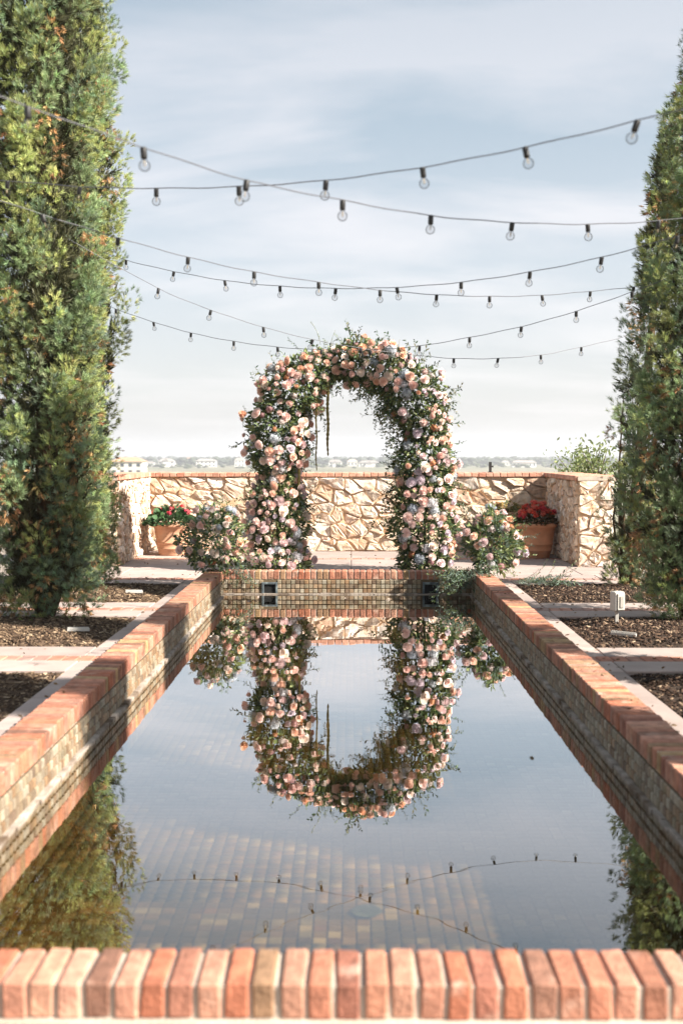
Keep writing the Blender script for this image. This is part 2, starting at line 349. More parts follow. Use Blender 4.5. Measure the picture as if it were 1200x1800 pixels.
# terrace in front of the wall
for x0 in np.arange(-3.6, 3.6, 0.9):
    for y0, y1 in ((13.26, 14.2), (14.2, 15.2), (15.4, 16.5)): slab(float(x0), float(x0)+.9, y0, y1)
x = -3.0
while x < 3.0:
    obj('paver_brick', random.choice(PAVERS), paving, (x, 15.3, -.05+random.uniform(-.001, .002))); x += .1025
x = OL+.06
while x < OR:
    obj('paver_brick', random.choice(PAVERS), paving, (x, 12.8, -.05)); x += .1025
for a, b in ((OL, XC), (XC, OR)): slab(a, b, 12.9, 13.26); slab(a, b, 12.44, 12.7)

# planting beds and mulch
def bed(x0, x1, y0, y1, mat, label):
    nx, ny = 22, 22; v = []; f = []
    for j in range(ny+1):
        for i in range(nx+1):
            u, w = i/nx, j/ny; edge = min(u, 1-u, w, 1-w)*2
            z = -.03 + .055*smooth01(edge*2) + random.uniform(-.008, .008)*(edge > .05)
            v.append((x0+(x1-x0)*u, y0+(y1-y0)*w, z))
    for j in range(ny):
        for i in range(nx): a = j*(nx+1)+i; f.append((a, a+1, a+nx+2, a+nx+1))
    m = MB(); m.add(v, f); o = m.build('planting_bed', mat, smooth=True); tag(o, label, 'planting bed', kind='structure')
chip_areas = {1: [], -1: []}
for side in (-1, 1):
    for k, (s0, s1) in enumerate(zip(STRIPS[:-1], STRIPS[1:])):
        b0 = BR if side > 0 else BL; b1 = b0+side*BED_OUT; y0, y1 = s0+SH-.01, s1-SH+.01
        bed(min(b0, b1)-.01, max(b0, b1)+.01, y0, y1, M_soil if side > 0 else M_soil_l, ['out of frame', 'nearest', 'middle', 'farthest'][k]+(' dark' if side > 0 else ' dry brown')+' mulch bed '+('right' if side > 0 else 'left')+' of the pool')
        chip_areas[side].append((min(b0, b1), max(b0, b1), y0, y1))
def chips(areas, n, mat, label, longer):
    V = []; T = []; tone = []; base = 0
    P = np.array([(-.5,-.5,0),(.5,-.5,0),(.5,.5,0),(-.5,.5,0),(-.42,-.4,1),(.42,-.4,1),(.42,.4,1),(-.42,.4,1)])
    Q = np.array([(4,5,6,7),(0,1,5,4),(1,2,6,5),(2,3,7,6),(3,0,4,7)])
    vs = []; qs = []; ts = []
    for (x0, x1, y0, y1) in areas:
        for i in range(n):
            L = random.uniform(.014, .05)*longer*(1.5 if random.random() < .05 else 1); W = random.uniform(.005, .014); H = random.uniform(.003, .008)
            R = np.array(Euler((random.gauss(0, .3), random.gauss(0, .3), random.uniform(0, 6.3))).to_matrix())
            x = random.uniform(x0, x1); y = random.uniform(y0, y1)
            if math.sin(x*7+1)*math.sin(y*9+2)+.6*math.sin(x*19)*math.sin(y*23) < random.uniform(-1.5, .3) and random.random() < .55: continue
            if random.random() > .03: x = min(max(x, x0+.02), x1-.02); y = min(max(y, y0+.02), y1-.02)
            u = (x-x0)/(x1-x0); w = (y-y0)/(y1-y0); z = -.03+.055*smooth01(min(u, 1-u, w, 1-w)*4)+random.uniform(.002, .014)
            vs.append((P*(L, W, H)) @ R.T + (x, y, z)); qs.append(Q+len(qs)*8); ts += [random.random()**2.3]*8
    me = mesh_np('mulch', np.concatenate(vs), None, mat, tone=ts, quads=np.concatenate(qs))
    tag(obj('mulch', me), label, 'mulch', kind='stuff')
chips(chip_areas[1], 5200, M_mulch, 'dark bark mulch chips covering the beds right of the pool', 1.0)
chips(chip_areas[-1], 5200, M_mulch_l, 'pale dry bark mulch covering the beds left of the pool', 1.25)

# ------------------------------------------------------------------ reflecting pool
pool = empty('reflecting_pool', (XC, (PI0+PI1)/2, 0)); PO = Vector((XC, (PI0+PI1)/2, 0))
tag(pool, 'long reflecting pool with red brick coping and small square stone tiles', 'pool')
def at_pool(x, y, z): return (x-PO.x, y-PO.y, z-PO.z)
def pmb(fn, name, mat, parent=None):
    m = MB(); fn(m); o = m.build(name, mat, parent if parent else pool); o.location = -PO if parent is None else (0, 0, 0); return o
BRICKS = [brick_mesh('brick', .0565, CW, .089, M_brick, (k+.5)/16, .0055, .003) for k in range(16)]
PITCH_B = .0668
def coping(name_side, boxes):
    m = MB()
    for b in boxes: m.box(*b)
    o = m.build('coping', M_mortar, pool); o.location = -PO; return o
# mortar bedding (recessed between the bricks) and base course
cop = {}
g = .007
cop['near'] = coping('near', [(XL+.002, XR-.002, PI0-CW+g, PI0-g, CB-.004, CT-.009), (XL+.002, XR-.002, PI0-CW-.022, PI0-.004, -.9, CB)])
cop['far'] = coping('far', [(XL+.002, XR-.002, PI1+g, PI1+CW-g, CB-.004, CT-.007), (XL+.002, XR-.002, PI1+.016, PI1+CW, -.9, CB)])
cop['left'] = coping('left', [(OL+g, XL-g, PI0-CW+g, PI1+CW-g, CB-.004, CT-.005), (OL, XL-.016, PI0-CW, PI1+CW, -.9, CB)])
cop['right'] = coping('right', [(XR+g, OR-g, PI0-CW+g, PI1+CW-g, CB-.004, CT-.005), (XR+.016, OR, PI0-CW, PI1+CW, -.9, CB)])
def put_brick(side, x, y, along_x):
    o = obj('brick', random.choice(BRICKS), cop[side], (x+random.uniform(-.0015, .0015), y+random.uniform(-.0015, .0015), CB+random.uniform(-.001, .0025)),
            (random.gauss(0, .006), random.gauss(0, .006), (0 if along_x else math.pi/2)+random.choice((0, math.pi))+random.gauss(0, .008)))
for side, yb in (('near', PI0-CW/2), ('far', PI1+CW/2)):
    n = int((XR-XL)/PITCH_B); x = XL+((XR-XL)-(n-1)*PITCH_B)/2
    for i in range(n): put_brick(side, x+i*PITCH_B, yb, True)
rest = {'left': MB(), 'right': MB()}
for side, xb in (('left', XL-CW/2), ('right', XR+CW/2)):
    n = int((PI1+CW-(PI0-CW))/PITCH_B)
    for i in range(n):
        y = PI1+CW-.034-i*PITCH_B
        if y > 4.1: put_brick(side, xb, y, False)
        else: rest[side].box(xb-CW/2, xb+CW/2, y-.027, y+.027, CB, CT, (i*7 % 16+.5)/16)
    o = rest[side].build('coping_brick_row', M_brick, cop[side]); o['kind'] = 'stuff'

# tiles: one mesh of plates for the mass, single objects where they show largest
TP = .0485
def plate(cx, cz, s, th):  # local: u=x, v=z, facing -y
    h = s/2; k = h-.004
    return [(cx-h, 0, cz-h), (cx+h, 0, cz-h), (cx+h, 0, cz+h), (cx-h, 0, cz+h), (cx-k, -th, cz-k), (cx+k, -th, cz-k), (cx+k, -th, cz+k), (cx-k, -th, cz+k)], \
           [(4,5,6,7), (0,1,5,4), (1,2,6,5), (2,3,7,6), (3,0,4,7)]
TILES = []
for k in range(12):
    m = MB(); v, f = plate(0, 0, TP-.006, .007+random.uniform(-.001, .003)); m.add(v, f, (k+.5)/12); TILES.append(m.mesh('wall_tile', M_tile))
def tile_wall(L, org, rz, single):
    """tiles on a wall of length L; local x runs along it, facing local -y"""
    w = empty('tiled_wall', at_pool(*org), rz, pool)
    b = MB(); b.box(0, L, 0, .02, FZ-.02, CB-.002); b.build('grout', M_grout, w)
    mass = MB(); nr = int((CB-FZ)/TP); nc = int(L/TP); cnt = 0
    for i in range(nc):
        for j in range(nr):
            cx, cz = (i+.5)*TP, CB-(j+.5)*TP-.003
            if any(abs(cx-q) < .088 and cz > WZ-.12 for q in HOLES) and rz == 0: continue
            if single(cx, j):
                obj('wall_tile', random.choice(TILES), w, (cx, 0, cz), (0, 0, random.gauss(0, .02)))
            else:
                v, f = plate(cx, cz, TP-.006, .007+random.uniform(-.001, .003)); mass.add(v, f, random.random())
    o = mass.build('wall_tiles', M_tile, w); o['kind'] = 'stuff'
    # rough mortar ledge at the water line
    lg = MB(); n = int(L/.12)
    for i in range(n+1):
        a = L*i/(n+1); c = L*(i+1)/(n+1); d = .030+random.uniform(-.007, .008); t = WZ+.012+random.uniform(-.004, .004)
        lg.box(a, c+.001, -d, .0, WZ-.03, t)
    lg.build('ledge', M_ledge, w)
    return w
inlet_x = [pix(474, 1030, PI1).x, pix(756, 1030, PI1).x]
HOLES = [x-XL for x in inlet_x]
wall_far = tile_wall(2*IW, (XL, PI1, 0), 0, lambda c, j: False)
wall_r = tile_wall(PI1-PI0, (XR, PI1, 0), -math.pi/2, lambda c, j: j < 3 and 4.35 < PI1-c < 6.75)
wall_l = tile_wall(PI1-PI0, (XL, PI0, 0), math.pi/2, lambda c, j: j < 3 and 4.35 < PI0+c < 6.75)
for x in inlet_x:   # square inlet boxes in the far wall
    r = empty('inlet', at_pool(x, PI1, WZ), 0, pool)
    m = MB(); w, h, t = .085, .132, .024
    for a in ((-w, -w+t, -.022, .012, -.10, h), (w-t, w, -.022, .012, -.10, h), (-w+t, w-t, -.021, .012, h-t, h-.001)): m.box(*a)
    m.build('inlet_frame', M_inlet, r, bevel=.003)
    m = MB(); m.box(-w+t, w-t, -.004, .010, -.10, h-t); m.build('inlet_shade_panel', M_black, r)  # flat black panel painting the shade inside the inlet

# pool floor
floor = pmb(lambda m: m.box(XL-.1, XR+.1, PI0-.1, PI1+.1, FZ-.06, FZ-.006), 'basin_floor', M_grout)
FP = .0560
FT = []
for k in range(12):
    m = MB(); h = (FP-.005)/2; q = h-.003
    m.add([(-h,-h,-.006),(h,-h,-.006),(h,h,-.006),(-h,h,-.006),(-q,-q,0),(q,-q,0),(q,q,0),(-q,q,0)], [(4,5,6,7),(0,1,5,4),(1,2,6,5),(2,3,7,6),(3,0,4,7)], (k+.5)/12); FT.append(m.mesh('floor_tile', M_ftile))
nx = int((XR-XL)/FP)+1; ny = int((PI1-PI0)/FP)
cells = [(XL+(i+.5)*FP, PI0+(j+.5)*FP) for j in range(ny) for i in range(nx) if XL+(i+.5)*FP < XR]
vis = [c for c in cells if c[1] > 4.22 and not (c[0] < -1.28)]
single = set(sorted(vis, key=lambda c: c[1])[:300])
vs = []; qs = []; ts = []; h = (FP-.005)/2; q = h-.003
P = np.array([(-h,-h,-.006),(h,-h,-.006),(h,h,-.006),(-h,h,-.006),(-q,-q,0),(q,-q,0),(q,q,0),(-q,q,0)]); Q = np.array([(4,5,6,7),(0,1,5,4),(1,2,6,5),(2,3,7,6),(3,0,4,7)])
for c in cells:
    z = FZ+random.uniform(-.002, .002)
    if c in single: obj('floor_tile', random.choice(FT), floor, (c[0], c[1], z))
    else: vs.append(P+(c[0], c[1], z)); qs.append(Q+8*len(qs)); ts += [random.random()]*8
o = obj('floor_tiles', mesh_np('floor_tiles', np.concatenate(vs), None, M_ftile, tone=ts, quads=np.concatenate(qs)), floor); o['kind'] = 'stuff'
m = MB(); m.lathe([(.001, .004), (.05, .004), (.062, 0)], 20); m.build('drain_cover', M_inlet, pool, loc=(pixg(644, 1606, FZ)-PO)+Vector((0, 0, .012)))

m = MB(); m.add([(XL-.002, PI0-.002, WZ), (XR+.002, PI0-.002, WZ), (XR+.002, PI1+.005, WZ), (XL-.002, PI1+.005, WZ)], [(0, 1, 2, 3)])
tag(m.build('water', M_water), 'still pool water mirroring the sky and the floral arch', 'water', kind='structure')

# ------------------------------------------------------------------ stone walls
def clip(poly, px, py, nx_, ny_):
    out = []; n = len(poly)
    for i in range(n):
        a, b = poly[i], poly[(i+1) % n]; da = (a[0]-px)*nx_+(a[1]-py)*ny_; db = (b[0]-px)*nx_+(b[1]-py)*ny_
        if da <= 0: out.append(a)
        if da*db < 0: t = da/(da-db); out.append((a[0]+(b[0]-a[0])*t, a[1]+(b[1]-a[1])*t))
    return out
def stone_cells(L, H, size, gap, seed, lean=.5):
    rnd = random.Random(seed); pts = []; tries = 0; n = int(L*H/(size*size*.80))
    while len(pts) < n and tries < 20000:
        p = (rnd.uniform(.03, L-.03), rnd.uniform(.03, H-.03)); w = rnd.uniform(-.4, 1)*size*size*.28; tries += 1
        if all((p[0]-q[0]+lean*(p[1]-q[1]))**2*.7+(p[1]-q[1])**2*1.8 > (size*rnd.uniform(.55, .9))**2 for q in pts): pts.append((p[0], p[1], w))
    cells = []
    for i, (x, y, w) in enumerate(pts):
        poly = [(gap/2, gap/2), (L-gap/2, gap/2), (L-gap/2, H-gap/2), (gap/2, H-gap/2)]
        for j, (x2, y2, w2) in enumerate(pts):
            if i == j: continue
            # sheared metric gives slabby, leaning stones
            ax, ay = (x2-x)+lean*(y2-y), (y2-y)*1.25; d2 = ax*ax+ay*ay
            if d2 > (size*4)**2: continue
            t = .5+(w-w2)/(2*d2); t = max(.15, min(.85, t)); nxm = ax*.9; nym = (ay*1.25+lean*ax); ln = math.hypot(nxm, nym); nxm /= ln; nym /= ln
            px, py = x+(x2-x)*t, y+(y2-y)*t; poly = clip(poly, px-nxm*gap/2, py-nym*gap/2, nxm, nym)
            if len(poly) < 3: break
        if len(poly) >= 3: cells.append(poly)
    return cells
def stone_mesh(poly, rnd):
    k_ = rnd.choice((1, 1, .97, .93, .90)); mx_ = sum(a[0] for a in poly)/len(poly); my_ = sum(a[1] for a in poly)/len(poly); poly = [(mx_+(a[0]-mx_)*k_, my_+(a[1]-my_)*k_) for a in poly]
    # round the corners, then raise a rough, tilted face
    p = []; n = len(poly)
    for i in range(n):
        a, b, c = poly[i-1], poly[i], poly[(i+1) % n]
        for q, t in ((a, rnd.uniform(.04, .16)), (c, rnd.uniform(.04, .16))): p.append((b[0]+(q[0]-b[0])*t, b[1]+(q[1]-b[1])*t))
    cx = sum(a[0] for a in p)/len(p); cy = sum(a[1] for a in p)/len(p)
    ext = max(math.hypot(a[0]-cx, a[1]-cy) for a in p)
    d = rnd.uniform(.012, .036); tx, ty = rnd.gauss(0, .10), rnd.gauss(0, .12)
    v = []; n = len(p); f = []
    def ring(s, dep, j):
        for a in p:
            x, y = cx+(a[0]-cx)*s+rnd.gauss(0, j), cy+(a[1]-cy)*s+rnd.gauss(0, j)
            v.append((x-cx, -(dep+(tx*(x-cx)+ty*(y-cy) if dep > .004 else 0)+(rnd.gauss(0, .006) if dep > .01 else 0)), y-cy))
    ring(1.0, -.03, 0); ring(.985, d*.70, .004); ring(.92, d*1.0, .007); ring(.52, d*1.06, .014)
    for r in range(3):
        for k in range(n): a = r*n+k; b = r*n+(k+1) % n; f.append((a, b, b+n, a+n))
    v.append((0, -d*rnd.uniform(1.0, 1.25), 0)); c = len(v)-1
    for k in range(n): f.append((3*n+k, 3*n+(k+1) % n, c))
    m = MB(); m.add(v, f, rnd.random()); return m.mesh('stone', M_stone), cx, cy
def stone_face(parent, L, H, org, rz, size, seed, gap=.013, lean=.5):
    """stones as sub-pieces of the wall; local x along, facing local -y"""
    rnd = random.Random(seed+1); c, s = math.cos(rz), math.sin(rz)
    for poly in stone_cells(L, H, size, gap, seed, lean):
        me, cx, cy = stone_mesh(poly, rnd)
        obj('stone', me, parent, (org[0]+c*cx, org[1]+s*cx, org[2]+cy), (0, 0, rz))
CAPS = [brick_mesh('cap_brick', .0965, .262, .060, M_cap, (k+.5)/8, .006, .003) for k in range(8)]
CH = WTOP-.060
def wall_thing(name_label, bx, faces, caps):
    r = empty('stone_wall', ((bx[0]+bx[1])/2, (bx[2]+bx[3])/2, 0)); off = Vector(r.location); tag(r, name_label, 'wall')
    m = MB(); m.box(bx[0], bx[1], bx[2], bx[3], -.9, CH); core = m.build('mortar_core', M_wallmortar, r); core.location = -off
    hub = r
    for (L, H, org, rz, size, seed, lean) in faces:
        stone_face(r, L, H, (org[0]-off.x, org[1]-off.y, org[2]), rz, size, seed, lean=lean)
    m = MB(); m.box(bx[0]-.012, bx[1]+.012, bx[2]-.012, bx[3]+.012, CH+.001, WTOP-.007); bed_ = m.build('cap_mortar', M_mortar, r); bed_.location = -off
    for (x, y, rz) in caps:
        obj('cap_brick', random.choice(CAPS), r, (x-off.x, y-off.y, CH+random.uniform(.001, .004)), (random.gauss(0, .008), random.gauss(0, .008), rz+random.gauss(0, .012)))
    return r
CP = .1035
capsB = [(WX0+CP*(i+.5), WY+WT/2+sg*.133, 0) for i in range(int((WX1-WX0)/CP)) for sg in (-1, 1)]
wall_thing('tan field stone wall with brick cap behind the floral arch', (WX0, WX1, WY, WY+WT), [(WX1-WX0, CH, (WX0, WY, 0), 0, .215, 5, .55)], capsB)
nY = int((WY+WT-WEND)/CP)
capsR = [(WX1+WT/2+sg*.133, WEND+CP*(i+.5), math.pi/2) for i in range(nY) for sg in (-1, 1)]
wall_thing('stone return wall with brick cap beside the red-flowered pot', (WX1, WX1+WT, WEND, WY+WT), [(WY-WEND, CH, (WX1, WY, 0), -math.pi/2, .15, 8, 0.1), (WT, CH, (WX1, WEND, 0), 0, .16, 9, -0.1)], capsR)
capsL = [(WX0-WT/2+sg*.133, WEND+CP*(i+.5), math.pi/2) for i in range(nY) for sg in (-1, 1)]
wall_thing('stone return wall with brick cap partly hidden by the left cypresses', (WX0-WT, WX0, WEND, WY+WT), [(WY-WEND, CH, (WX0, WEND, 0), math.pi/2, .15, 12, 0.1), (WT, CH, (WX0-WT, WEND, 0), 0, .19, 13, 0.0)], capsL)

# dark stub post on the wall cap
p = pix(861, 828, WY+.2)
r = empty('metal_post', (p.x, WY+.2, WTOP+.001)); tag(r, 'short dark metal post standing on the back wall cap', 'post')
m = MB(); m.box(-.035, .035, -.035, .035, 0, .012); m.build('base_plate', M_dark, r)
m = MB(); m.box(-.019, .019, -.019, .019, .012, .155); m.build('post', M_dark, r, bevel=.003)
m = MB(); m.box(.019, .045, -.012, .012, .075, .10); m.build('bracket', M_dark, r)
# ------------------------------------------------------------------ foliage machinery
def rot_to(dirs, rng):
    """(N,3) directions -> (N,3,3) matrices taking +z to the direction with a random roll"""
    d = dirs/np.linalg.norm(dirs, axis=1, keepdims=True)
    r = rng.normal(size=d.shape); u = np.cross(d, r); u /= np.linalg.norm(u, axis=1, keepdims=True)+1e-9
    w = np.cross(d, u); return np.stack([u, w, d], axis=2)
def scatter(proto_v, proto_f, pos, dirs, scl, rng):
    R = rot_to(dirs, rng); V = np.einsum('nij,kj->nki', R, proto_v)*scl[:, None, None]+pos[:, None, :]
    k = len(proto_v); Fc = proto_f[None]+(np.arange(len(pos))*k)[:, None, None]
    return V.reshape(-1, 3), Fc.reshape(-1, proto_f.shape[1])
def spray_proto(n, seed, spread=(.25, 1.0), wid=.055):
    rng = np.random.default_rng(seed); v = []; f = []
    for i in range(n):
        z0 = rng.uniform(0, .55); a = rng.uniform(0, 6.283); t = rng.uniform(*spread); L = rng.uniform(.32, .55)
        d = np.array([math.cos(a)*math.sin(t), math.sin(a)*math.sin(t), math.cos(t)]); s = np.array([-math.sin(a), math.cos(a), 0])*wid*rng.uniform(.7, 1.3)
        b = np.array([0, 0, z0]); o = len(v); m_ = b+d*L*.25
        v += [m_-s, m_+s, b+d*L+np.array([0, 0, .06])]; f.append((o, o+1, o+2))
    return np.array(v), np.array(f)
def leaf_proto(w=.2, fold=.06, curl=.08):
    v = np.array([(0, 0, 0), (-w, fold, .4), (0, 0, .45), (w, fold, .4), (0, -curl, 1.0), (-w*.75, fold*.7-curl*.4, .72), (w*.75, fold*.7-curl*.4, .72), (0, -curl*.4, .74)])
    f = np.array([(0, 2, 1, 1), (0, 3, 2, 2), (1, 2, 7, 5), (2, 3, 6, 7), (5, 7, 4, 4), (7, 6, 4, 4)])
    return v, f
def quads_tris(f):
    t = []
    for q in f:
        t.append((q[0], q[1], q[2])); 
        if q[3] != q[2]: t.append((q[0], q[2], q[3]))
    return np.array(t)
LEAF_V, LEAF_F = leaf_proto(); LEAF_T = quads_tris(LEAF_F)
NLEAF_V, NLEAF_F = leaf_proto(.13, .04, .12); NLEAF_T = quads_tris(NLEAF_F)
WLEAF_V, WLEAF_F = leaf_proto(.36, .08, .18); WLEAF_T = quads_tris(WLEAF_F)

SPRAY_V, SPRAY_F = spray_proto(21, 3, (.15, 1.25), .030)
SPRAY2_V, SPRAY2_F = spray_proto(20, 4, (.2, 1.1), .045)

def cypress(base, H, rad, label, seed, density=1.0, lean=(0, 0), gap=0.0, bottom=.12, yellow=.3, tuft=.086, dead=.09, group='tall cypress trees beside the pool', foot=.55, taper=.5):
    rng = np.random.default_rng(seed); r = empty('cypress_tree', base); tag(r, label, 'tree', group)
    def axis(h): return np.array([lean[0]*h/H, lean[1]*h/H])
    def radius(h, a):
        t = h/H
        p = min(1.0, foot+(1-foot)*(h/1.1)) * (1.0 if t < taper else max(0.03, 1-((t-taper)/(1-taper))**1.4))
        return rad*p*(1+.10*math.sin(3*a+h*1.1+seed)+.08*math.sin(5*a-h*2.3)+.07*math.sin(h*4.1+seed))
    # trunk and stems
    m = MB(); m.tube([(0, 0, -.05), (axis(H*.4)[0], axis(H*.4)[1], H*.4), (axis(H*.9)[0], axis(H*.9)[1], H*.9)], [.075, .05, .012], 8); m.build('trunk', M_bark, r, smooth=True)
    for k in range(9):
        a = k*.698+rng.uniform(-.3, .3); h1 = rng.uniform(.7, 1.5); q = rad*rng.uniform(.4, .75)
        m = MB(); m.tube([(math.cos(a)*.04, math.sin(a)*.04, -.03), (math.cos(a)*q*.5, math.sin(a)*q*.5, h1*.35), (math.cos(a)*q*.8, math.sin(a)*q*.8, h1), (math.cos(a)*q*.5, math.sin(a)*q*.5, h1*1.6)], [.022, .016, .011, .004], 5); m.build('limb', M_bark, r, smooth=True)
    # plumes over the crown surface
    P = []; D = []; S = []; C = []; Pd = []; Dd = []; Sd = []; Cd = []
    area = 0
    ncol = 12; ca = np.arange(ncol)*6.283/ncol+rng.uniform(-.14, .14, ncol); cw = rng.uniform(.82, 1.06, ncol); ph = rng.uniform(0, 6.283, ncol)
    n_pl = int(H*rad*2*math.pi/.030*density*.80)
    for i in range(n_pl):
        h = bottom+(H-bottom)*rng.uniform(0, 1)**1.08; ci = rng.integers(0, ncol); a = ca[ci]+.16*math.sin(h*1.3+ph[ci])+rng.normal()*.13
        if gap and (math.sin(h*3.1+seed)+math.sin(a*2+h*1.7+seed))*.5 > 1-gap*1.3 and rng.uniform() < .85: continue
        rr = radius(h, a)*rng.uniform(.66, 1.0)**.7*cw[ci]*(1+.07*math.sin(h*2.7+ph[ci]*2)); shade = rng.uniform(.72, 1.22); c = np.array([math.cos(a)*rr, math.sin(a)*rr, h]); c[:2] += axis(h)
        d = np.array([math.cos(a)*.5, math.sin(a)*.5, rng.uniform(.5, 1.1)]); d /= np.linalg.norm(d)
        L = rng.uniform(.09, .19); W = rng.uniform(.055, .095)
        isd = rng.uniform() < dead*(1.7 if h < 2.5 else 1.2)
        if isd: a = a+.26; c[:2] = np.array([math.cos(a), math.sin(a)])*rr*.93+axis(h)
        y = rng.uniform()+.12-.10*min(h, 4)/2  # plumes yellower higher up, darker green lower: sun and shade put into the colour
        if isd: col = np.array([.46, .27, .13])*rng.uniform(.7, 1.3)
        elif y < yellow: col = np.array([.37, .41, .15])*rng.uniform(.75, 1.2)
        elif y < .8: col = np.array([.255, .33, .165])*rng.uniform(.7, 1.25)
        else: col = np.array([.19, .255, .16])*rng.uniform(.8, 1.35)
        k = int((18 if isd else 38)*min(1, density+.25)*(1 if math.sin(a) < .35 else .5))
        u = rng.normal(size=(k, 3)); u /= np.linalg.norm(u, axis=1, keepdims=True)
        out = u@d; pos = c+u*W+d*(out*(L-W))[:, None]
        dirs = u*.9+d*.8+rng.normal(size=(k, 3))*.25
        cc = np.clip(col*shade*(1+rng.normal(size=(k, 1))*.14)*(1+rng.normal(size=(k, 3))*.05), .01, .6)
        sc = rng.uniform(.7, 1.2, k)*tuft
        if isd: Pd.append(pos-np.array([0, 0, .04])); Dd.append(dirs-np.array([0, 0, 1.2])); Sd.append(sc*.95); Cd.append(cc)
        else: P.append(pos); D.append(dirs); S.append(sc); C.append(cc)
    # sparse inner twigs
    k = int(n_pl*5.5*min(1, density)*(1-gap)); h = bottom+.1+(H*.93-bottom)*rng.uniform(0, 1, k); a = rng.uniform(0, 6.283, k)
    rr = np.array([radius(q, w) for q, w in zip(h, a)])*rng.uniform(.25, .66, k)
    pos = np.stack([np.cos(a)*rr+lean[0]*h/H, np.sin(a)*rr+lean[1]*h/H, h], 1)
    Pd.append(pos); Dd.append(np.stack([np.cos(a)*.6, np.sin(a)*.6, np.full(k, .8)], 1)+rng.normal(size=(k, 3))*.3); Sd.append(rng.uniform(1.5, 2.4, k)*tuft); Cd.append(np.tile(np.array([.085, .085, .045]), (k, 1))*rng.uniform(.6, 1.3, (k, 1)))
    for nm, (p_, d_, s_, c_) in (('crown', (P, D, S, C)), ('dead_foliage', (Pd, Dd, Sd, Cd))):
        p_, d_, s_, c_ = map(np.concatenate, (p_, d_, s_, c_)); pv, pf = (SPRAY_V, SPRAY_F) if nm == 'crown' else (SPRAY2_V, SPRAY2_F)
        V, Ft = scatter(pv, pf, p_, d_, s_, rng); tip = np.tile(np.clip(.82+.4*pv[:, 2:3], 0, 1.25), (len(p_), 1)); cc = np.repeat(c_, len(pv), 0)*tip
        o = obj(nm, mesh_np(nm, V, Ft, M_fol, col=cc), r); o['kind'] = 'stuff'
    return r
bl = pixg(92, 1086); br = pixg(1152, 1088)
cypress((bl.x-.05, bl.y, 0), 8.6, .55, 'large full green cypress in the bed nearest the left edge', 21, yellow=.33, bottom=.06, foot=.68)
cypress((-2.95, 12.05, 0), 8.4, .50, 'slim yellowish cypress behind the large left one', 22, yellow=.62, dead=.10, lean=(.1, 0), bottom=.08, foot=.92)
cypress((br.x+.27, br.y, 0), 7.4, .53, 'dense dark green cypress beside the white outlet box', 23, yellow=.18, lean=(.42, 0), bottom=.10, foot=.84, taper=.25)
cypress((2.93, 12.05, 0), 5.0, .29, 'sparse spiky cypress leaning beside the right return wall', 24, density=.72, yellow=.45, lean=(.40, 0), gap=.13, tuft=.09, bottom=.08, foot=.85, taper=.3)
cypress((3.0, 7.05, 0), 5.8, .50, 'cypress out of frame in the nearest right bed', 25, density=.6, yellow=.3, gap=.12, tuft=.15)
cypress((3.05, 4.5, 0), 5.9, .50, 'cypress out of frame right of the near pool end', 26, density=.6, yellow=.3, gap=.12, tuft=.15)

# ------------------------------------------------------------------ flowers
PETAL_COLS = {'peach': (.89, .64, .53), 'blush': (.91, .72, .67), 'pink': (.88, .64, .58), 'apricot': (.86, .56, .40), 'mauve': (.78, .62, .62), 'lavender': (.73, .64, .69), 'cream': (.90, .78, .70), 'coral': (.74, .33, .21)}
M_petal = mat_leaf('petal', None, .7, .30, .10, .2)
def rose_mesh(col, seed):
    """spiral of short overlapping petals over a closed heart, the outer ones rolled open"""
    rng = np.random.default_rng(seed); V = []; Q = []; C = []; base = np.array(col); k = 0; nu, nv = 5, 4
    n0 = 14; prof = [(.02, .66), (.16, .62), (.34, .44), (.55, .16), (.66, -.12), (.40, -.42), (.02, -.50)]
    for r, z in prof:
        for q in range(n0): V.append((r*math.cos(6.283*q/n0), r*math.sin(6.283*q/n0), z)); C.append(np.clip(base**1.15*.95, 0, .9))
    for i in range(len(prof)-1):
        for q in range(n0): Q.append((i*n0+q, i*n0+(q+1) % n0, (i+1)*n0+(q+1) % n0, (i+1)*n0+q))
    N = 21
    for i in range(N):
        t = i/(N-1); a0 = i*2.399+rng.uniform(-.25, .25); R = .05+.60*t**.95; Hh = .86-.52*t**1.4+rng.uniform(-.03, .03); w = 1.5-.75*t; z0 = Hh-.30-.28*t; fl = .05+.30*t**1.5
        o0 = len(V)
        for iv in range(nv):
            v = iv/(nv-1)
            for iu in range(nu):
                u = -1+2*iu/(nu-1); e = 1-.20*u*u*v
                rad = R*(.86+.14*v)+fl*v**2*(1-.25*abs(u))+.02*rng.uniform(-1, 1)*v; z = z0+(Hh-z0)*e*(v if v < .7 else .7+(v-.7)*(1-.9*t)); a = a0+u*w*(.7+.3*v)
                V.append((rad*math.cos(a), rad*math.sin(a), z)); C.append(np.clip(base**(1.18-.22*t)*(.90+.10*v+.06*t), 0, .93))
        for iv in range(nv-1):
            for iu in range(nu-1): o = o0+iv*nu+iu; Q.append((o, o+1, o+nu+1, o+nu))
    return mesh_np('rose', np.array(V), None, M_petal, col=np.array(C), quads=Q, smooth=True)
ROSES = {c: [rose_mesh(v, 40+i*10+j) for j in range(3)] for i, (c, v) in enumerate(PETAL_COLS.items())}
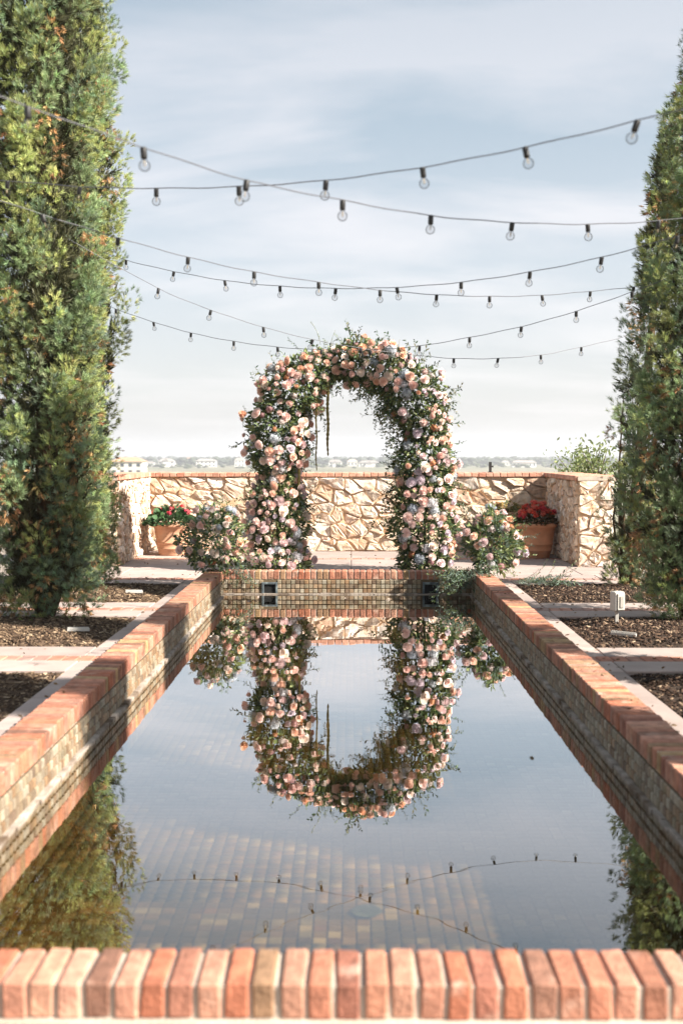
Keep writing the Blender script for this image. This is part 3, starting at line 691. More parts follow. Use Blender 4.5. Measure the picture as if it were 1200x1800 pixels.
def cluster_mesh(name, col, n, seed, flor=.30):
    """domed head of small four-petalled florets"""
    rng = np.random.default_rng(seed); u = rng.normal(size=(n, 3)); u[:, 2] = np.abs(u[:, 2])*1.0-.15; u /= np.linalg.norm(u, axis=1, keepdims=True)
    pv = np.array([(0, 0, 0), (.5, .18, .1), (1, 0, .16), (.5, -.18, .1)])
    fv = []; ff = []
    for k in range(4):
        c, s = math.cos(k*1.571), math.sin(k*1.571)
        for p in pv: fv.append((p[0]*c-p[1]*s, p[0]*s+p[1]*c, p[2]))
        ff.append((k*4, k*4+1, k*4+2, k*4+3))
    V, Fq = scatter(np.array(fv), np.array(ff), u*rng.uniform(.75, 1.05, (n, 1)), u+rng.normal(size=(n, 3))*.3, np.full(n, flor)*rng.uniform(.7, 1.2, n), rng)
    C = np.repeat(np.array(col)*rng.uniform(.7, 1.25, (n, 1)), 16, 0)
    nb = 12; prof = [(.02, .72), (.42, .58), (.70, .22), (.66, -.12), (.02, -.2)]; o = len(V)
    D = np.array([(r*math.cos(6.283*k/nb), r*math.sin(6.283*k/nb), z) for r, z in prof for k in range(nb)])
    Q = np.array([(o+i*nb+k, o+i*nb+(k+1) % nb, o+(i+1)*nb+(k+1) % nb, o+(i+1)*nb+k) for i in range(len(prof)-1) for k in range(nb)])
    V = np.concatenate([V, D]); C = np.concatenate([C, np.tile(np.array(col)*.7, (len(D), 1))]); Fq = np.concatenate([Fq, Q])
    return mesh_np(name, V, None, M_petal, col=np.clip(C, 0, .9), quads=Fq)
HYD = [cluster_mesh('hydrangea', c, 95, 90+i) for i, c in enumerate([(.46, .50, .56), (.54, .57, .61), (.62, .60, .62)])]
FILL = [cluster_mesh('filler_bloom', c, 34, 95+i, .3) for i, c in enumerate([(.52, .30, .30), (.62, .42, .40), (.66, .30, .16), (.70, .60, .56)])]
def sprig_mesh(name, n, L, leafL, cols, seed, droop=.25, proto=(LEAF_V, LEAF_T), open_=.9):
    rng = np.random.default_rng(seed); pts = []; p = np.zeros(3); ang = rng.uniform(0, 6.28); d = np.array([0, 0, 1.0])
    for i in range(9):
        pts.append(p.copy()); d = d+np.array([math.cos(ang), math.sin(ang), -.25])*droop*.25+rng.normal(size=3)*.06; d /= np.linalg.norm(d); p = p+d*L/8
    pts = np.array(pts); t = np.linspace(.12, 1.0, n); idx = t*8; i0 = np.minimum(idx.astype(int), 7); fr = (idx-i0)[:, None]
    pos = pts[i0]*(1-fr)+pts[i0+1]*fr; tan = pts[i0+1]-pts[i0]; tan /= np.linalg.norm(tan, axis=1, keepdims=True)
    sd = rng.normal(size=(n, 3)); sd -= tan*(sd*tan).sum(1, keepdims=True); sd /= np.linalg.norm(sd, axis=1, keepdims=True)
    dirs = tan*.6+sd*open_; V, T = scatter(proto[0], proto[1], pos, dirs, leafL*rng.uniform(.7, 1.15, n)*(1-.35*t), rng)
    C = np.repeat(np.array(cols)[rng.integers(0, len(cols), n)]*rng.uniform(.75, 1.25, (n, 1)), len(proto[0]), 0)
    m = MB(); m.tube([tuple(q) for q in pts], [.0028*(1-.6*i/8) for i in range(9)], 4)
    sv = np.array(m.v); sf = np.array([q for q in m.f if len(q) == 4][:-2]); st = np.concatenate([sf[:, [0, 1, 2]], sf[:, [0, 2, 3]]])
    V2 = np.concatenate([V, sv]); T2 = np.concatenate([T, st+len(V)]); C2 = np.concatenate([C, np.tile([.10, .12, .05], (len(sv), 1))])
    return mesh_np(name, V2, T2, M_leafinst, col=C2)
DKG = [(.05, .09, .035), (.07, .12, .05), (.04, .075, .03)]; LTG = [(.21, .26, .10), (.28, .32, .14), (.16, .22, .085)]; GRG = [(.17, .23, .18), (.22, .27, .21), (.13, .19, .15)]; OLV = [(.16, .15, .06), (.10, .12, .045), (.20, .17, .08)]
SPR_D = [sprig_mesh('leafy_sprig', 16, .30, .062, DKG+OLV[:1], 60+i) for i in range(4)]
SPR_L = [sprig_mesh('leafy_sprig', 16, .26, .055, LTG+DKG[:1], 70+i, proto=(NLEAF_V, NLEAF_T)) for i in range(4)]
SPR_G = [sprig_mesh('leafy_sprig', 20, .30, .05, GRG, 80+i, proto=(NLEAF_V, NLEAF_T)) for i in range(3)]
SPR_V = [sprig_mesh('trailing_sprig', 26, .55, .07, GRG+LTG[:1]+DKG[:1], 85+i, droop=.5, proto=(NLEAF_V, NLEAF_T), open_=.7) for i in range(3)]
WISP = [sprig_mesh('flower_spire', 34, .26, .022, [(.55, .53, .48), (.45, .48, .36), (.35, .40, .24)], 88+i, droop=.08, open_=1.0) for i in range(2)]
def qrot(d, jit=.3):
    d = Vector(d)+Vector((random.gauss(0, jit), random.gauss(0, jit), random.gauss(0, jit)))
    q = d.normalized().to_track_quat('Z', 'Y'); e = (q @ Euler((0, 0, random.uniform(0, 6.28))).to_quaternion()).to_euler(); return e
def leaves_mass(name, pos, dirs, size, cols, seed, parent, proto=(LEAF_V, LEAF_T)):
    rng = np.random.default_rng(seed); n = len(pos); c = np.array(cols)[rng.integers(0, len(cols), n)]*rng.uniform(.7, 1.3, (n, 1))
    V, T = scatter(proto[0], proto[1], pos, dirs, rng.uniform(.7, 1.25, n)*size, rng)
    o = obj(name, mesh_np(name, V, T, M_fol, col=np.repeat(c, len(proto[0]), 0)), parent); o['kind'] = 'stuff'; return o

# ---- the floral arch
AY = 13.7; arch = empty('floral_arch', (0, AY, 0)); tag(arch, 'tall round arch covered in peach, blush and mauve roses', 'arch')
AR, AZ = .885, 1.62; LEG = AZ; ARC = math.pi*AR; TOT = 2*LEG+ARC
def arch_pt(s):
    if s < LEG: return Vector((-AR, 0, s)), Vector((-1, 0, 0))
    if s < LEG+ARC:
        a = math.pi-(s-LEG)/AR; return Vector((AR*math.cos(a), 0, AZ+AR*math.sin(a))), Vector((math.cos(a), 0, math.sin(a)))
    return Vector((AR, 0, TOT-s)), Vector((1, 0, 0))
def arch_rad(s):
    top = max(0.0, 1-abs(s-TOT/2)/(ARC*.45)); wob = .045*math.sin(s*3.7+.6)+.045*math.sin(s*7.9+2)+.03*math.sin(s*15.1)
    foot = .03*max(0, 1-min(s, TOT-s)/.5)
    return .345-.075*top+wob+foot
m = MB()
for yo in (-.12, .12):
    m.tube([arch_pt(s)[0]+Vector((0, yo, 0)) for s in np.linspace(0, TOT, 50)], .008, 6)
for s in np.linspace(.1, TOT-.1, 18): p, n_ = arch_pt(s); m.tube([p+Vector((0, -.12, 0)), p+Vector((0, .12, 0))], .008, 5)
m.build('frame', M_dark, arch)
def arch_surface(s, phi, k=1.0):
    p, n_ = arch_pt(s); b = Vector((0, -1, 0)); d = n_*math.cos(phi)+b*math.sin(phi); r = arch_rad(s)*k
    return p+Vector((d.x*r, d.y*r*.85, d.z*r)), d
random.seed(31)
# leaf mass
pos = []; dirs = []
for i in range(21000):
    s = random.uniform(0.0, TOT); phi = random.gauss(math.pi/2, 1.0) if random.random() < .8 else random.uniform(0, 6.28)
    q, d = arch_surface(s, phi, random.uniform(.30, .90)**.6)
    if q.z < .02: q.z = .02
    pos.append(q); dirs.append(d+Vector((random.gauss(0, .6), random.gauss(0, .6), random.gauss(0, .6)-.15)))
leaves_mass('foliage', np.array(pos), np.array(dirs), .070, DKG+LTG+OLV[:2]+GRG[:1]+LTG, 3, arch)
# roses: kept apart from each other, gathered in drifts
placed = []
def far_enough(p, r): return all((p-q).length > (r+w)*.66 for q, w in placed)
def rose_colour(x, z):
    w = {'blush': 3.0, 'cream': 2.0, 'peach': 2.2, 'pink': 1.8, 'mauve': .7, 'lavender': .4, 'apricot': .2, 'coral': .0}
    if z > 2.0 and abs(x-.15) < .75: w.update(apricot=1.5, peach=3.4, coral=.0, mauve=.2, lavender=.05)
    if x > .55: w.update(mauve=2.0, lavender=1.5, apricot=.3)
    if x < -.5 and z < 1.2: w.update(mauve=1.6, lavender=1.5, cream=2)
    return random.choices(list(w), list(w.values()))[0]
tries = 0; nr = 0
while nr < 310 and tries < 30000:
    tries += 1; s = random.uniform(.08, TOT-.04); phi = random.gauss(math.pi/2, .85)
    if not -.25 < phi < math.pi+.35: continue
    dens = .5+.5*math.sin(s*5.3+1.2*phi)*math.sin(phi*3+s*2.1)
    inner = phi > 2.2 and s > TOT*.5
    if random.random() > dens*1.25 or (inner and random.random() < .8): continue
    r = random.choice((.034, .044, .052, .060, .066, .074)); q, d = arch_surface(s, phi, random.uniform(.97, 1.13))
    if q.z < .07 or not far_enough(q, r): continue
    placed.append((q, r)); nr += 1; c = rose_colour(q.x, q.z)
    obj('rose', random.choice(ROSES[c]), arch, q, qrot(d+Vector((0, -.55, .05)), .38), (r, r*random.uniform(.88, 1.08), r*random.uniform(.7, 1.1)))
for kind, count, r0 in ((HYD, 34, .062), (FILL, 60, .042)):
    n = 0; tries = 0
    while n < count and tries < 4000:
        tries += 1; s = random.uniform(.1, TOT-.05); phi = random.gauss(math.pi/2, .8); r = r0*random.uniform(.8, 1.3); q, d = arch_surface(s, phi, random.uniform(.88, 1.02))
        if q.z < .08 or not all((q-a).length > (r+w)*.62 for a, w in placed): continue
        placed.append((q, r)); n += 1; me = random.choice(kind); obj(me.name.split('.')[0], me, arch, q, qrot(d+Vector((0, -.4, .1)), .25), (r,)*3)
for i in range(270):
    s = random.uniform(0.05, TOT-.02); phi = random.choice((random.gauss(.1, .5), random.gauss(math.pi-.1, .5), random.uniform(0, math.pi)))
    q, d = arch_surface(s, phi, random.uniform(.6, .9)); right = s > TOT*.5
    if q.z < .15: continue
    me = random.choice(SPR_D if (right or random.random() < .4) else SPR_L+SPR_D[:1]) if random.random() < .88 else random.choice(SPR_G)
    k = random.uniform(.6, 1.15); obj('leafy_sprig', me, arch, q, qrot(d+Vector((0, -.1, -.25 if q.z < 1.7 else .15)), .35), (k,)*3)
# extra dark ruscus on the inner right edge, drooping into the opening
for i in range(70):
    s = random.uniform(TOT*.52, TOT-.55); q, d = arch_surface(s, math.pi+random.gauss(0, .35), random.uniform(.65, .95))
    obj('leafy_sprig', random.choice(SPR_D), arch, q, qrot(d*1.0+Vector((-.25, -.1, -.55)), .28), (random.uniform(.75, 1.15),)*3)
for (px, py, k) in ((563, 606, 1.15), (612, 612, .6), (672, 614, .7), (702, 628, .8), (745, 650, .7), (470, 662, .7), (580, 610, .8)):
    q = pix(px, py, AY-.05)-Vector((0, AY, 0)); obj('flower_spire', random.choice(WISP), arch, q, (random.gauss(0, .2), random.gauss(-.05, .2), random.uniform(0, 6)), (k,)*3)
for (px, py) in ((426, 728), (652, 602), (678, 604), (668, 628), (708, 625), (536, 628), (463, 668)):
    q = pix(px, py, AY-.2)-Vector((0, AY, 0)); obj('rose', random.choice(ROSES[random.choice(('peach', 'apricot', 'pink'))]), arch, q, qrot((0, -1, .3), .3), (.054,)*3)
    obj('leafy_sprig', random.choice(SPR_L), arch, q+Vector((0, .02, -.16)), qrot((0, 0, 1), .1), (.55,)*3)
M_amar = mat_tone('amaranth', [(.20, .17, .05), (.26, .20, .07)], rough=.9, nscale=40, namt=.4, bscale=80, bump=.8)
for (px, y0, y1, rr) in ((556, 690, 828, .010), (576, 672, 802, .017), (525, 735, 905, .016)):
    a = pix(px, y0, AY-.15)-Vector((0, AY, 0)); b = pix(px, y1, AY-.15)-Vector((0, AY, 0)); m = MB(); n = 34; pts = [a.lerp(b, i/n)+Vector((math.sin(i*.4)*.004, 0, 0)) for i in range(n+1)]
    m.tube(pts, [rr*(.55+.45*min(1, (n-i)/10))*(1+.3*math.sin(i*2.7)) if i < n else .002 for i in range(n+1)], 7); m.build('amaranth_strand', M_amar, arch, smooth=True)

# ---- low arrangements on the pool corners
def arrangement(base, rx, ry, rz_, nrose, cols, label, seed, trail):
    random.seed(seed); r = empty('flower_arrangement', base); tag(r, label, 'flowers', 'low flower arrangements at the far pool corners')
    pos = []; dirs = []
    def surf(k=1.0, front=False):
        while True:
            u = Vector((random.gauss(0, 1), random.gauss(0, 1), random.gauss(0, 1))).normalized()
            if not front or u.y < .25: break
        k *= 1+.16*math.sin(u.x*5+seed)*math.sin(u.z*4+seed*2)+.10*math.sin(u.x*11+u.z*9)
        return Vector((u.x*rx*k*(1.08-.42*max(0, u.z)), u.y*ry*k, rz_+u.z*rz_*k)), u
    for i in range(2100):
        q, u = surf(random.uniform(.3, 1.0)**.5); q.z = max(q.z, .012); pos.append(q); dirs.append(u+Vector((random.gauss(0, .5), random.gauss(0, .5), random.gauss(0, .5)+.15)))
    leaves_mass('foliage', np.array(pos), np.array(dirs), .062, DKG[:2]+LTG+GRG+LTG, seed, r)
    pl = []; n = 0; t = 0
    while n < nrose and t < 5000:
        t += 1; q, u = surf(random.uniform(.92, 1.1), True); w = random.choice((.045, .053, .06))
        if q.z < .09 or not all((q-a).length > (w+b)*.85 for a, b in pl): continue
        pl.append((q, w)); n += 1; obj('rose', random.choice(ROSES[random.choice(cols)]), r, q, qrot(u+Vector((0, -.4, .15)), .25), (w,)*3)
    for i in range(16):
        q, u = surf(.97, True)
        if q.z < .08: continue
        me = random.choice(FILL+HYD); obj(me.name.split('.')[0], me, r, q, qrot(u, .2), (.04*random.uniform(.8, 1.2),)*3)
    for i in range(80):
        q, u = surf(.75)
        if q.z < .1: continue
        obj('leafy_sprig', random.choice(SPR_L+SPR_G+SPR_D[:1]), r, q, qrot(u+Vector((0, 0, .25)), .4), (random.uniform(.45, 1.0),)*3)
    for (p, d, k) in trail: obj('trailing_sprig', random.choice(SPR_V+SPR_G), r, Vector(p), qrot(d, .22), (k,)*3)
tl = [((random.uniform(-.15, .3), random.uniform(-.2, .1), .08), (random.uniform(.1, .9), -.5, -.12), random.uniform(.5, .8)) for i in range(14)]
tl += [((.26+random.uniform(-.05, .12), -.12+random.uniform(-.1, .1), .06), (.25, -.15, -1), random.uniform(.4, .62)) for i in range(12)]
pL = pix(372, 1008, 12.33)
arrangement((XL-.10, 12.26, CT), .32, .26, .35, 26, ['blush', 'cream', 'blush', 'peach', 'pink', 'cream', 'apricot'], 'pale rose and greenery arrangement on the left pool corner', 51, tl)
random.seed(77)
tr_ = [((-.34+random.uniform(-.12, .15), -.16+random.uniform(-.14, .12), .07), (-.22, -.35, -.55), random.uniform(.55, .95)) for i in range(48)]
tr_ += [((random.uniform(-.2, .1), -.25, .10), (random.uniform(-.6, .2), -.7, -.2), random.uniform(.5, .8)) for i in range(12)]
tr_ += [((.2+random.uniform(0, .45), -.1+random.uniform(-.2, .2), -.08), (.9, random.uniform(-.4, .3), .12), random.uniform(.5, .85)) for i in range(40)]
arrangement((XR+.20, 12.12, CT), .30, .26, .33, 23, ['peach', 'mauve', 'cream', 'blush', 'apricot', 'lavender'], 'rose arrangement with trailing greenery on the right pool corner', 52, tr_)

# ---- terracotta pots and their plants
def pot(base, R, H, label, tone=0.0):
    r = empty('terracotta_pot', base); tag(r, label, 'pot', 'terracotta pots along the stone walls')
    m = MB(); b = R*.66
    def rr(t): return b+(R*.93-b)*t**.85
    m.lathe([(.001, 0), (b*.97, 0), (b, .012), (rr(.2), H*.2), (rr(.21)+.008, H*.212), (rr(.23)+.008, H*.232), (rr(.245), H*.245), (rr(.38), H*.38), (rr(.39)+.009, H*.392), (rr(.41)+.009, H*.414), (rr(.425), H*.425), (rr(.86), H*.86), (R*.97, H*.885), (R, H*.91), (R, H*.965), (R*.975, H), (R*.90, H), (R*.87, H*.95), (R*.86, H*.86)], 44, tone)
    m.build('pot_body', M_terra, r, smooth=True)
    m = MB(); m.lathe([(R*.87, H*.87), (R*.4, H*.90), (.001, H*.91)], 24); m.build('potting_soil', M_soil, r, smooth=True)
def plant(base, rx, hz, nleaf, leafsz, cols, nfl, flcols, label, seed, proto=(WLEAF_V, WLEAF_T), flz=.9, name='flowering_plant'):
    random.seed(seed); r = empty(name, base); tag(r, label, 'plant', 'flowering plants in the terracotta pots'); pos = []; dirs = []
    for i in range(nleaf):
        a = random.uniform(0, 6.283); q = math.sqrt(random.random()); z = hz*(1-q*q)*random.uniform(.25, 1.0)+.02
        pos.append((math.cos(a)*q*rx, math.sin(a)*q*rx, z)); dirs.append((math.cos(a)*(.35+q), math.sin(a)*(.35+q), random.uniform(-.25, .7)))
    leaves_mass('foliage', np.array(pos), np.array(dirs), leafsz, cols, seed, r, proto)
    m = MB()
    for i in range(14): a = random.uniform(0, 6.283); q = random.uniform(.2, .8)*rx; m.tube([(math.cos(a)*q*.4, math.sin(a)*q*.4, -.06), (math.cos(a)*q, math.sin(a)*q, hz*.7)], .004, 4)
    m.build('stems', mat_plain('plant_stem', (.09, .10, .04), .8), r)
    for i in range(nfl):
        a = random.uniform(0, 6.283); q = math.sqrt(random.random())*.92; me = random.choice(flcols)
        obj('flower_head', me, r, (math.cos(a)*q*rx, math.sin(a)*q*rx, hz*(1.05-.55*q*q)*random.uniform(flz, 1.15)), qrot((math.cos(a)*.4, math.sin(a)*.4-.3, 1), .2), (random.uniform(.026, .042),)*3)
REDS = [cluster_mesh('red_bloom', c, 30, 120+i, .45) for i, c in enumerate([(.62, .04, .04), (.62, .06, .12), (.70, .14, .16)])]
CORALS = [cluster_mesh('coral_bloom', c, 26, 130+i, .5) for i, c in enumerate([(.72, .10, .06), (.70, .07, .09), (.76, .18, .12)])]
YEL = [cluster_mesh('tan_bloom', c, 26, 140+i, .4) for i, c in enumerate([(.42, .30, .10), (.50, .28, .14)])]
gp = pixg(298, 978); pot((gp.x, gp.y+.22, 0), .27, .45, 'terracotta pot with red and pink flowers against the left wall corner', .7)
plant((gp.x, gp.y+.22, .42), .34, .24, 420, .085, [(.06, .13, .05), (.08, .17, .07), (.05, .10, .045)], 18, REDS, 'heart-leaved plant with red and pink blooms in the left pot', 61)
gp = pixg(945, 982); pot((gp.x, gp.y+.2, 0), .285, .47, 'orange terracotta pot holding coral red flowers near the right wall', .2)
plant((gp.x, gp.y+.2, .44), .27, .27, 330, .06, [(.10, .07, .03), (.14, .08, .04), (.08, .10, .035)], 70, CORALS, 'bushy plant thick with coral red flowers in the right pot', 62, flz=.75)
pot((2.2, 16.02, 0), .24, .60, 'pale terracotta pot half hidden behind the right flower arrangement', 1.0)
plant((2.2, 16.02, .56), .24, .16, 240, .06, [(.18, .15, .05), (.24, .18, .07), (.12, .13, .04)], 14, YEL, 'low yellow-brown plant in the pot behind the right arrangement', 63, flz=.7)

# ---- outlet box, loose white strips
gp = pixg(1083, 1096, .02); r = empty('outlet_box', (gp.x, gp.y, .01)); tag(r, 'weathered white outdoor outlet box on a stake in mulch', 'outlet box')
m = MB(); m.box(-.013, .013, -.01, .01, -.06, .13); m.build('stake', M_white, r, bevel=.002)
m = MB(); m.box(-.045, .05, -.04, .04, .115, .275); m.build('box_body', M_white, r, bevel=.008, rot=(0, 0, .35))
m = MB(); m.box(-.026, .044, -.052, -.041, .125, .262); m.build('lid', mat_plain('grey_lid', (.42, .40, .36), .5), r, bevel=.004, rot=(0, 0, .35))
m = MB(); m.box(-.008, .026, -.060, -.053, .145, .24); m.build('cover_window', mat_plain('window_grey', (.30, .28, .25), .35), r, bevel=.003, rot=(0, 0, .35))
for (px, py, L, rz, lab) in ((1095, 1117, .19, -.42, 'small white plastic strip lying in mulch below the outlet box'), (138, 1109, .17, .30, 'small pale strip lying in the mulch under the large left cypress'), (236, 1042, .17, .25, 'small pale strip lying in the farthest left mulch bed')):
    gp = pixg(px, py, .03); m = MB(); m.box(-L/2, L/2, -.022, .022, 0, .018); m.box(-L/2+.004, L/2-.004, -.016, -.01, .018, .026); m.box(-L/2+.004, L/2-.004, .01, .016, .018, .026)
    tag(m.build('plastic_strip', M_white, loc=(gp.x, gp.y, .032), rot=(.05, .04, rz)), lab, 'strip', 'pale strips lying in the mulch')
# ---- fallen leaves and petals
random.seed(9); pos = []; dirs = []
def litter(n, x0, x1, y0, y1, z):
    for i in range(n): pos.append((random.uniform(x0, x1), random.uniform(y0, y1), z+random.uniform(.002, .006))); a = random.uniform(0, 6.283); dirs.append((math.cos(a), math.sin(a), random.uniform(-.05, .25)))
for sgn, o0, b0 in ((1, OR, BR), (-1, OL, BL)):
    litter(70, min(o0, b0), max(o0, b0), 4.5, 12.4, .0)
    for s in STRIPS[1:]: litter(26, min(b0, b0+sgn*1.6), max(b0, b0+sgn*1.6), s-SH, s+SH, .0)
    litter(16, min(o0, o0-sgn*.19), max(o0, o0-sgn*.19), 5, 12.3, CT)
litter(60, -2.8, 2.7, 13.2, 16.3, 0)
lo = leaves_mass('leaf_litter', np.array(pos), np.array(dirs), .034, [(.14, .08, .04), (.22, .13, .06), (.09, .06, .03), (.30, .22, .14)], 17, None)
tag(lo, 'scattered dry leaves on the paving and coping', 'leaves', kind='stuff')
pos = []; dirs = []; litter(16, XL+.1, XR-.1, 11.6, 12.15, WZ); litter(9, XL+.2, XR-.2, 5.2, 11.5, WZ)
lo = leaves_mass('floating_petals', np.array(pos), np.array(dirs)*np.array([1, 1, .15]), .034, [(.75, .62, .56), (.60, .50, .42), (.25, .17, .08)], 18, None)
tag(lo, 'few pale petals and leaves floating on the pool', 'petals', kind='stuff')
# ------------------------------------------------------------------ string lights
SPC = .415
m = MB(); m.lathe([(.001, .0), (.011, .0), (.0122, -.004), (.0122, -.038), (.010, -.042), (.001, -.042)], 12); ME_SOCK = m.mesh('socket', M_socket, True)
prof = [(.010, -.040), (.011, -.048)]+[(.0235*math.sin(t), -.068-.0235*math.cos(math.pi-t)*-1) for t in ()]
for k in range(1, 12):
    t = k/12*math.pi*.92+.08*math.pi+.18; t = min(t, math.pi); prof.append((max(.0004, .0215*math.sin(t)), -.067+.0215*math.cos(t)))
m = MB(); m.lathe(prof, 16); ME_BULB = m.mesh('bulb', M_glass, True)
m = MB(); m.tube([(0, 0, -.042), (-.004, 0, -.062), (.0, 0, -.07), (.004, 0, -.062), (.001, 0, -.042)], .0016, 5); ME_FIL = m.mesh('filament', mat_plain('filament', (.35, .28, .18), .4), True)
def catmull(P, n=6):
    out = []
    for i in range(len(P)-1):
        a = P[max(i-1, 0)]; b = P[i]; c = P[i+1]; d = P[min(i+2, len(P)-1)]
        for k in range(n):
            t = k/n; out.append(.5*((2*b)+(c-a)*t+(2*a-5*b+4*c-d)*t*t+(3*b-a-3*c+d)*t**3))
    out.append(P[-1]); return out
def string_light(label, pts):
    """pts: (photo x, photo y of the cable, has_bulb, depth)"""
    P = [pix(x, y, d) for x, y, b, d in pts]; r = empty('string_light', P[len(P)//2]); o = P[len(P)//2]
    tag(r, label, 'string light', 'bulb strings overhead')
    c = catmull([p-o for p in P]); tw = [q+Vector((0, math.sin(i*1.3)*.002, math.cos(i*1.3)*.002)) for i, q in enumerate(c)]
    m = MB(); m.tube(tw, .0026, 5); m.build('cable', M_cable, r, smooth=True)
    for p, (x, y, b, d) in zip(P, pts):
        if not b: continue
        tilt = (random.gauss(0, .12), random.gauss(0, .12), random.uniform(0, 6.28))
        obj('socket', ME_SOCK, r, p-o, tilt); bo = obj('bulb', ME_BULB, r, p-o, tilt); obj('filament', ME_FIL, bo)
def span(xy, d0, d1, power=1.0):
    """interpolate 1/depth along the run so that spacing in the picture follows"""
    x0, x1 = xy[0][0], xy[-1][0]
    return [(x, y, b, 1/((1/d0)+((1/d1)-(1/d0))*(x-x0)/(x1-x0))) for x, y, b in xy]
string_light('nearest bulb string rising to the upper right from the left cypress', span([(-60, 318, 0), (14, 318, 1), (141, 328, 1), (275, 331, 1), (420, 328, 1), (573, 317, 1), (742, 294, 1), (922, 259, 1), (1120, 212, 1), (1300, 165, 0)], 6.8, 4.0))
string_light('near bulb string dropping from the upper left to the right cypress', span([(-150, 118, 0), (49, 187, 1), (252, 259, 1), (434, 317, 1), (602, 352, 1), (757, 379, 1), (900, 391, 1), (1032, 394, 1), (1157, 388, 1), (1280, 372, 0)], 3.7, 7.1))
string_light('middle bulb string running down from left, passing just under its crossing', span([(-60, 332, 0), (75, 377, 1), (208, 418, 1), (331, 452, 1), (447, 478, 1), (560, 496, 1), (668, 510, 1), (767, 518, 1), (860, 521, 1), (952, 519, 1), (1037, 512, 1), (1113, 504, 1), (1185, 490, 0)], 5.9, 10.2))
string_light('middle bulb string climbing gently to the right cypress', span([(130, 425, 0), (222, 457, 1), (306, 477, 1), (395, 493, 1), (492, 503, 1), (590, 507, 1), (697, 505, 1), (810, 496, 1), (931, 478, 1), (1057, 452, 1), (1190, 415, 1), (1290, 385, 0)], 10.9, 6.0))
string_light('far bulb string steep at left, lowest just right of the arch top', span([(120, 420, 0), (279, 507, 1), (371, 545, 1), (463, 575, 1), (550, 597, 1), (634, 612, 1), (718, 623, 1), (797, 630, 1), (875, 630, 1), (950, 624, 1), (1021, 610, 1), (1085, 595, 0), (1130, 582, 0)], 8.7, 11.6))
string_light('far bulb string low at left, climbing right from the arch top', span([(130, 512, 0), (204, 543, 1), (270, 566, 1), (336, 585, 1), (411, 600, 1), (488, 610, 1), (566, 615, 1), (650, 615, 1), (737, 608, 1), (825, 593, 1), (916, 574, 1), (1012, 547, 1), (1110, 513, 1), (1170, 490, 0)], 12.0, 8.3))

# ------------------------------------------------------------------ beyond the wall
M_hwall = mat_tone('house_render', [(.70, .66, .58), (.74, .72, .68), (.62, .52, .38)], rough=.9, nscale=.5, namt=.08, bump=0)
M_hroof = mat_tone('house_roof', [(.42, .24, .15), (.30, .27, .25), (.50, .40, .32)], rough=.9, nscale=1.5, namt=.2, bump=0)
M_hwin = mat_plain('house_window', (.05, .06, .07), .2)
def house(px, dist, W, D, Hh, Rh, label, tone, rtone, nwin=3, floors=2, wing=0.0, topz=None):
    p = pix(px, 800, dist); gz = ground_z(p.x, dist); r = empty('house', (p.x, dist, gz)); tag(r, label, 'house')
    m = MB(); m.box(-W/2, W/2, 0, D, -1, Hh, tone)
    if wing: m.box(-W*.18, W*.18, -D*.25, -.01, -1, Hh*wing, tone)
    m.build('wall', M_hwall, r)
    m = MB(); e = W*.04; ov = W/2+e; hip = min(W*.28, D*.5)
    m.add([(-ov, -e, Hh), (ov, -e, Hh), (ov, D+e, Hh), (-ov, D+e, Hh), (-ov+hip, D/2, Hh+Rh), (ov-hip, D/2, Hh+Rh)], [(0, 1, 5, 4), (1, 2, 5), (2, 3, 4, 5), (3, 0, 4), (3, 2, 1, 0)], rtone)
    if wing: m.add([(-W*.22, -D*.25-e, Hh*wing), (W*.22, -D*.25-e, Hh*wing), (0, -D*.25-e, Hh*wing+Rh), (-W*.22, D*.2, Hh*wing), (W*.22, D*.2, Hh*wing), (0, D*.2, Hh*wing+Rh)], [(0, 1, 2), (3, 5, 4), (0, 2, 5, 3), (1, 4, 5, 2)], rtone)
    m.build('roof', M_hroof, r)
    for fl in range(floors):
        for k in range(nwin):
            x = -W/2+W*(k+.5)/nwin; z = Hh*(fl+.5)/floors; ww = min(W/nwin*.22, 1.0); hh = Hh/floors*.25
            if wing and abs(x) < W*.2: continue
            m = MB(); m.box(x-ww, x+ww, -.06, .1, z-hh, z+hh); m.build('window', M_hwin, r)
p = pix(222, 803, 600)
house(222, 600, 17, 14, 14.2, 2.4, 'cream building with red tiled roof beyond the left wall', .0, .0, 4, 4)
house(262, 1560, 13, 9, 5, 2.2, 'small white house just right of the cream building', .5, .5, 3, 1)
house(292, 1520, 21, 12, 7, 4.2, 'white gabled house, second right of the cream building', .5, .5, 4, 2, wing=1.1)
house(332, 2150, 10, 9, 8, 4, 'small tan-roofed house set back among the far trees', 1.0, .0, 2, 2)
house(362, 1490, 26, 12, 8, 2.6, 'wide white two-storey house just left of the arch', .55, .5, 5, 2)
house(421, 1500, 13, 10, 9, 3, 'white house at the left outer edge of the arch', .5, .45, 3, 2)
house(589, 1470, 17, 11, 6.5, 3, 'pale house at the left inside the arch opening', .5, .5, 3, 2, wing=.8)
house(619, 1560, 14, 10, 6, 3.2, 'tan-roofed house at the middle of the arch opening', .6, 1.0, 3, 1)
house(648, 1480, 26, 12, 5.5, 2.8, 'long low white house at the right inside the arch opening', .5, .5, 5, 1, wing=.8)
house(888, 1600, 11, 9, 5, 2.4, 'small pale house right of the dark wall post', .6, .5, 2, 1)
house(921, 1440, 30, 12, 6, 2.6, 'long pale grey-roofed house near the right return wall', .5, .55, 6, 1, wing=.7)

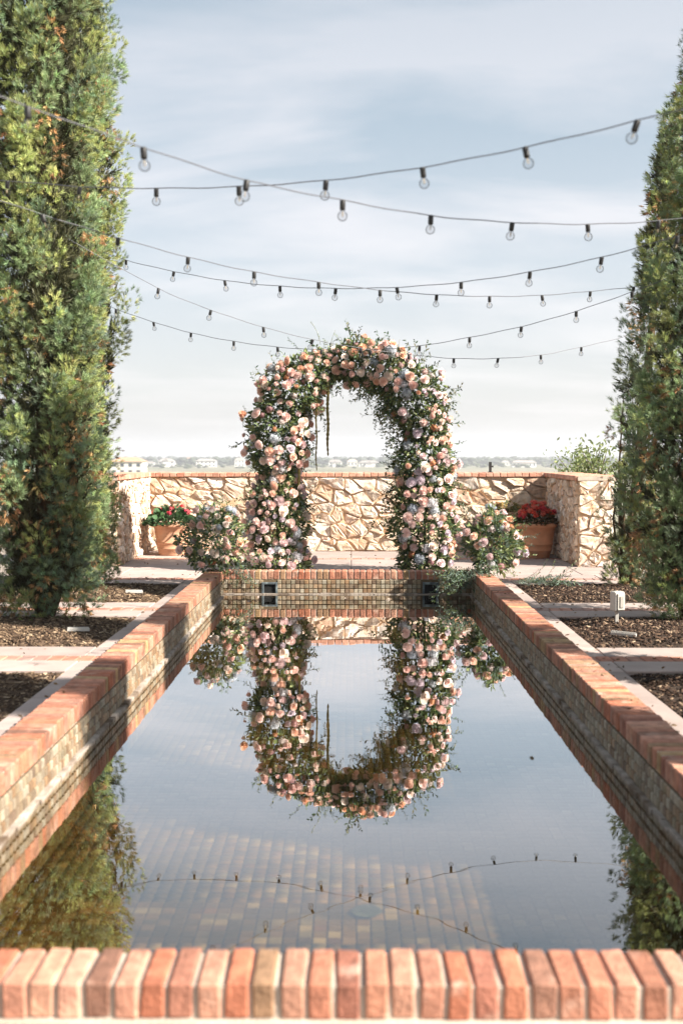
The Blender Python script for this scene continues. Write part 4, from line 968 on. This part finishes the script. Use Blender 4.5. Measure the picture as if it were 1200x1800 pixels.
# woods: one mass of far tree crowns
rng = np.random.default_rng(5); bm = bmesh.new(); bmesh.ops.create_icosphere(bm, subdivisions=2, radius=1.0)
iv = np.array([v.co[:] for v in bm.verts]); itr = np.array([[v.index for v in f.verts] for f in bm.faces]); bm.free()
VV = []; TT = []; CC = []; off = 0
def crown_lump(x, y, w, h, col):
    global off
    for q in range(3):
        d = 1+rng.normal(size=(len(iv), 1))*.16; s = rng.uniform(.55, .8); o = np.array([rng.uniform(-.45, .45)*w, rng.uniform(-.3, .3)*w, h*(.36+.22*q)])
        v = iv*d*np.array([w*.62*s, w*.62*s, h*.36*s])+o+np.array([x, y, ground_z(x, y)-.5]); VV.append(v); TT.append(itr+off); off += len(v); CC.append(np.tile(col*rng.uniform(.7, 1.3), (len(v), 1)))
for i in range(900):
    y = 1620+2600*rng.uniform()**1.4; x = rng.uniform(-.42, .40)*y; crown_lump(x, y, rng.uniform(9, 17), rng.uniform(8, 13.5), np.array([.060, .080, .045]))
for i in range(210):
    y = rng.uniform(1330, 1640); x = rng.uniform(-.40, .38)*y; crown_lump(x, y, rng.uniform(5, 11), rng.uniform(2.5, 6), np.array([.085, .105, .05]))
tag(obj('far_woods', mesh_np('far_woods', np.concatenate(VV), np.concatenate(TT), M_fol, col=np.concatenate(CC))), 'dark belt of far woods along the plain behind the houses', 'woods', kind='stuff')

# loose green shrubs rising behind the right wall
def shrub(px, topy, y, wid, label, seed):
    rng = np.random.default_rng(seed); t = pix(px, topy, y); gz = ground_z(t.x, y); H = t.z-gz; r = empty('shrub', (t.x, y, gz)); tag(r, label, 'shrub', 'green shrubs behind the right wall'); m = MB(); pos = []; dirs = []
    m.tube([(0, 0, 0), (.05, 0, H*.45), (0, .05, H*.8)], [.05, .035, .012], 6); m.build('trunk', M_bark, r)
    for i in range(26):
        a = rng.uniform(0, 6.283); h0 = H*rng.uniform(.3, .75); e = np.array([math.cos(a)*wid*rng.uniform(.3, 1), math.sin(a)*wid*rng.uniform(.3, 1), min(H, h0+H*rng.uniform(.15, .4))]); s = np.array([0, 0, h0])
        m = MB(); m.tube([tuple(s), tuple((s+e)/2+np.array([0, 0, .06])), tuple(e)], [.012, .008, .003], 4); m.build('limb', M_bark, r)
        for k in range(46):
            q = s+(e-s)*rng.uniform(.35, 1.05)+rng.normal(size=3)*.10; pos.append(q); dirs.append(rng.normal(size=3)+np.array([0, 0, .4]))
    leaves_mass('crown', np.array(pos), np.array(dirs), .085, [(.20, .24, .09), (.26, .29, .12), (.15, .20, .07)], seed, r)
shrub(1052, 783, 21, .55, 'taller pale green shrub behind the right return wall', 71)
shrub(1014, 796, 22.5, .60, 'lower loose green shrub behind the right wall corner', 72)

# ------------------------------------------------------------------ haze over the plain
m = MB(); m.box(-36000, 36000, -36000, 36000, -27, 42); hz = m.build('haze', None)
mh, n, l = new_mat('haze_air'); out = n.new('ShaderNodeOutputMaterial'); pv = n.new('ShaderNodeVolumePrincipled'); pv.inputs['Color'].default_value = (.93, .95, 1, 1); pv.inputs['Density'].default_value = 3.6e-4; pv.inputs['Anisotropy'].default_value = 0.2
l.new(pv.outputs[0], out.inputs['Volume']); hz.data.materials.append(mh); tag(hz, 'thin pale haze over the far plain', 'haze', kind='stuff')
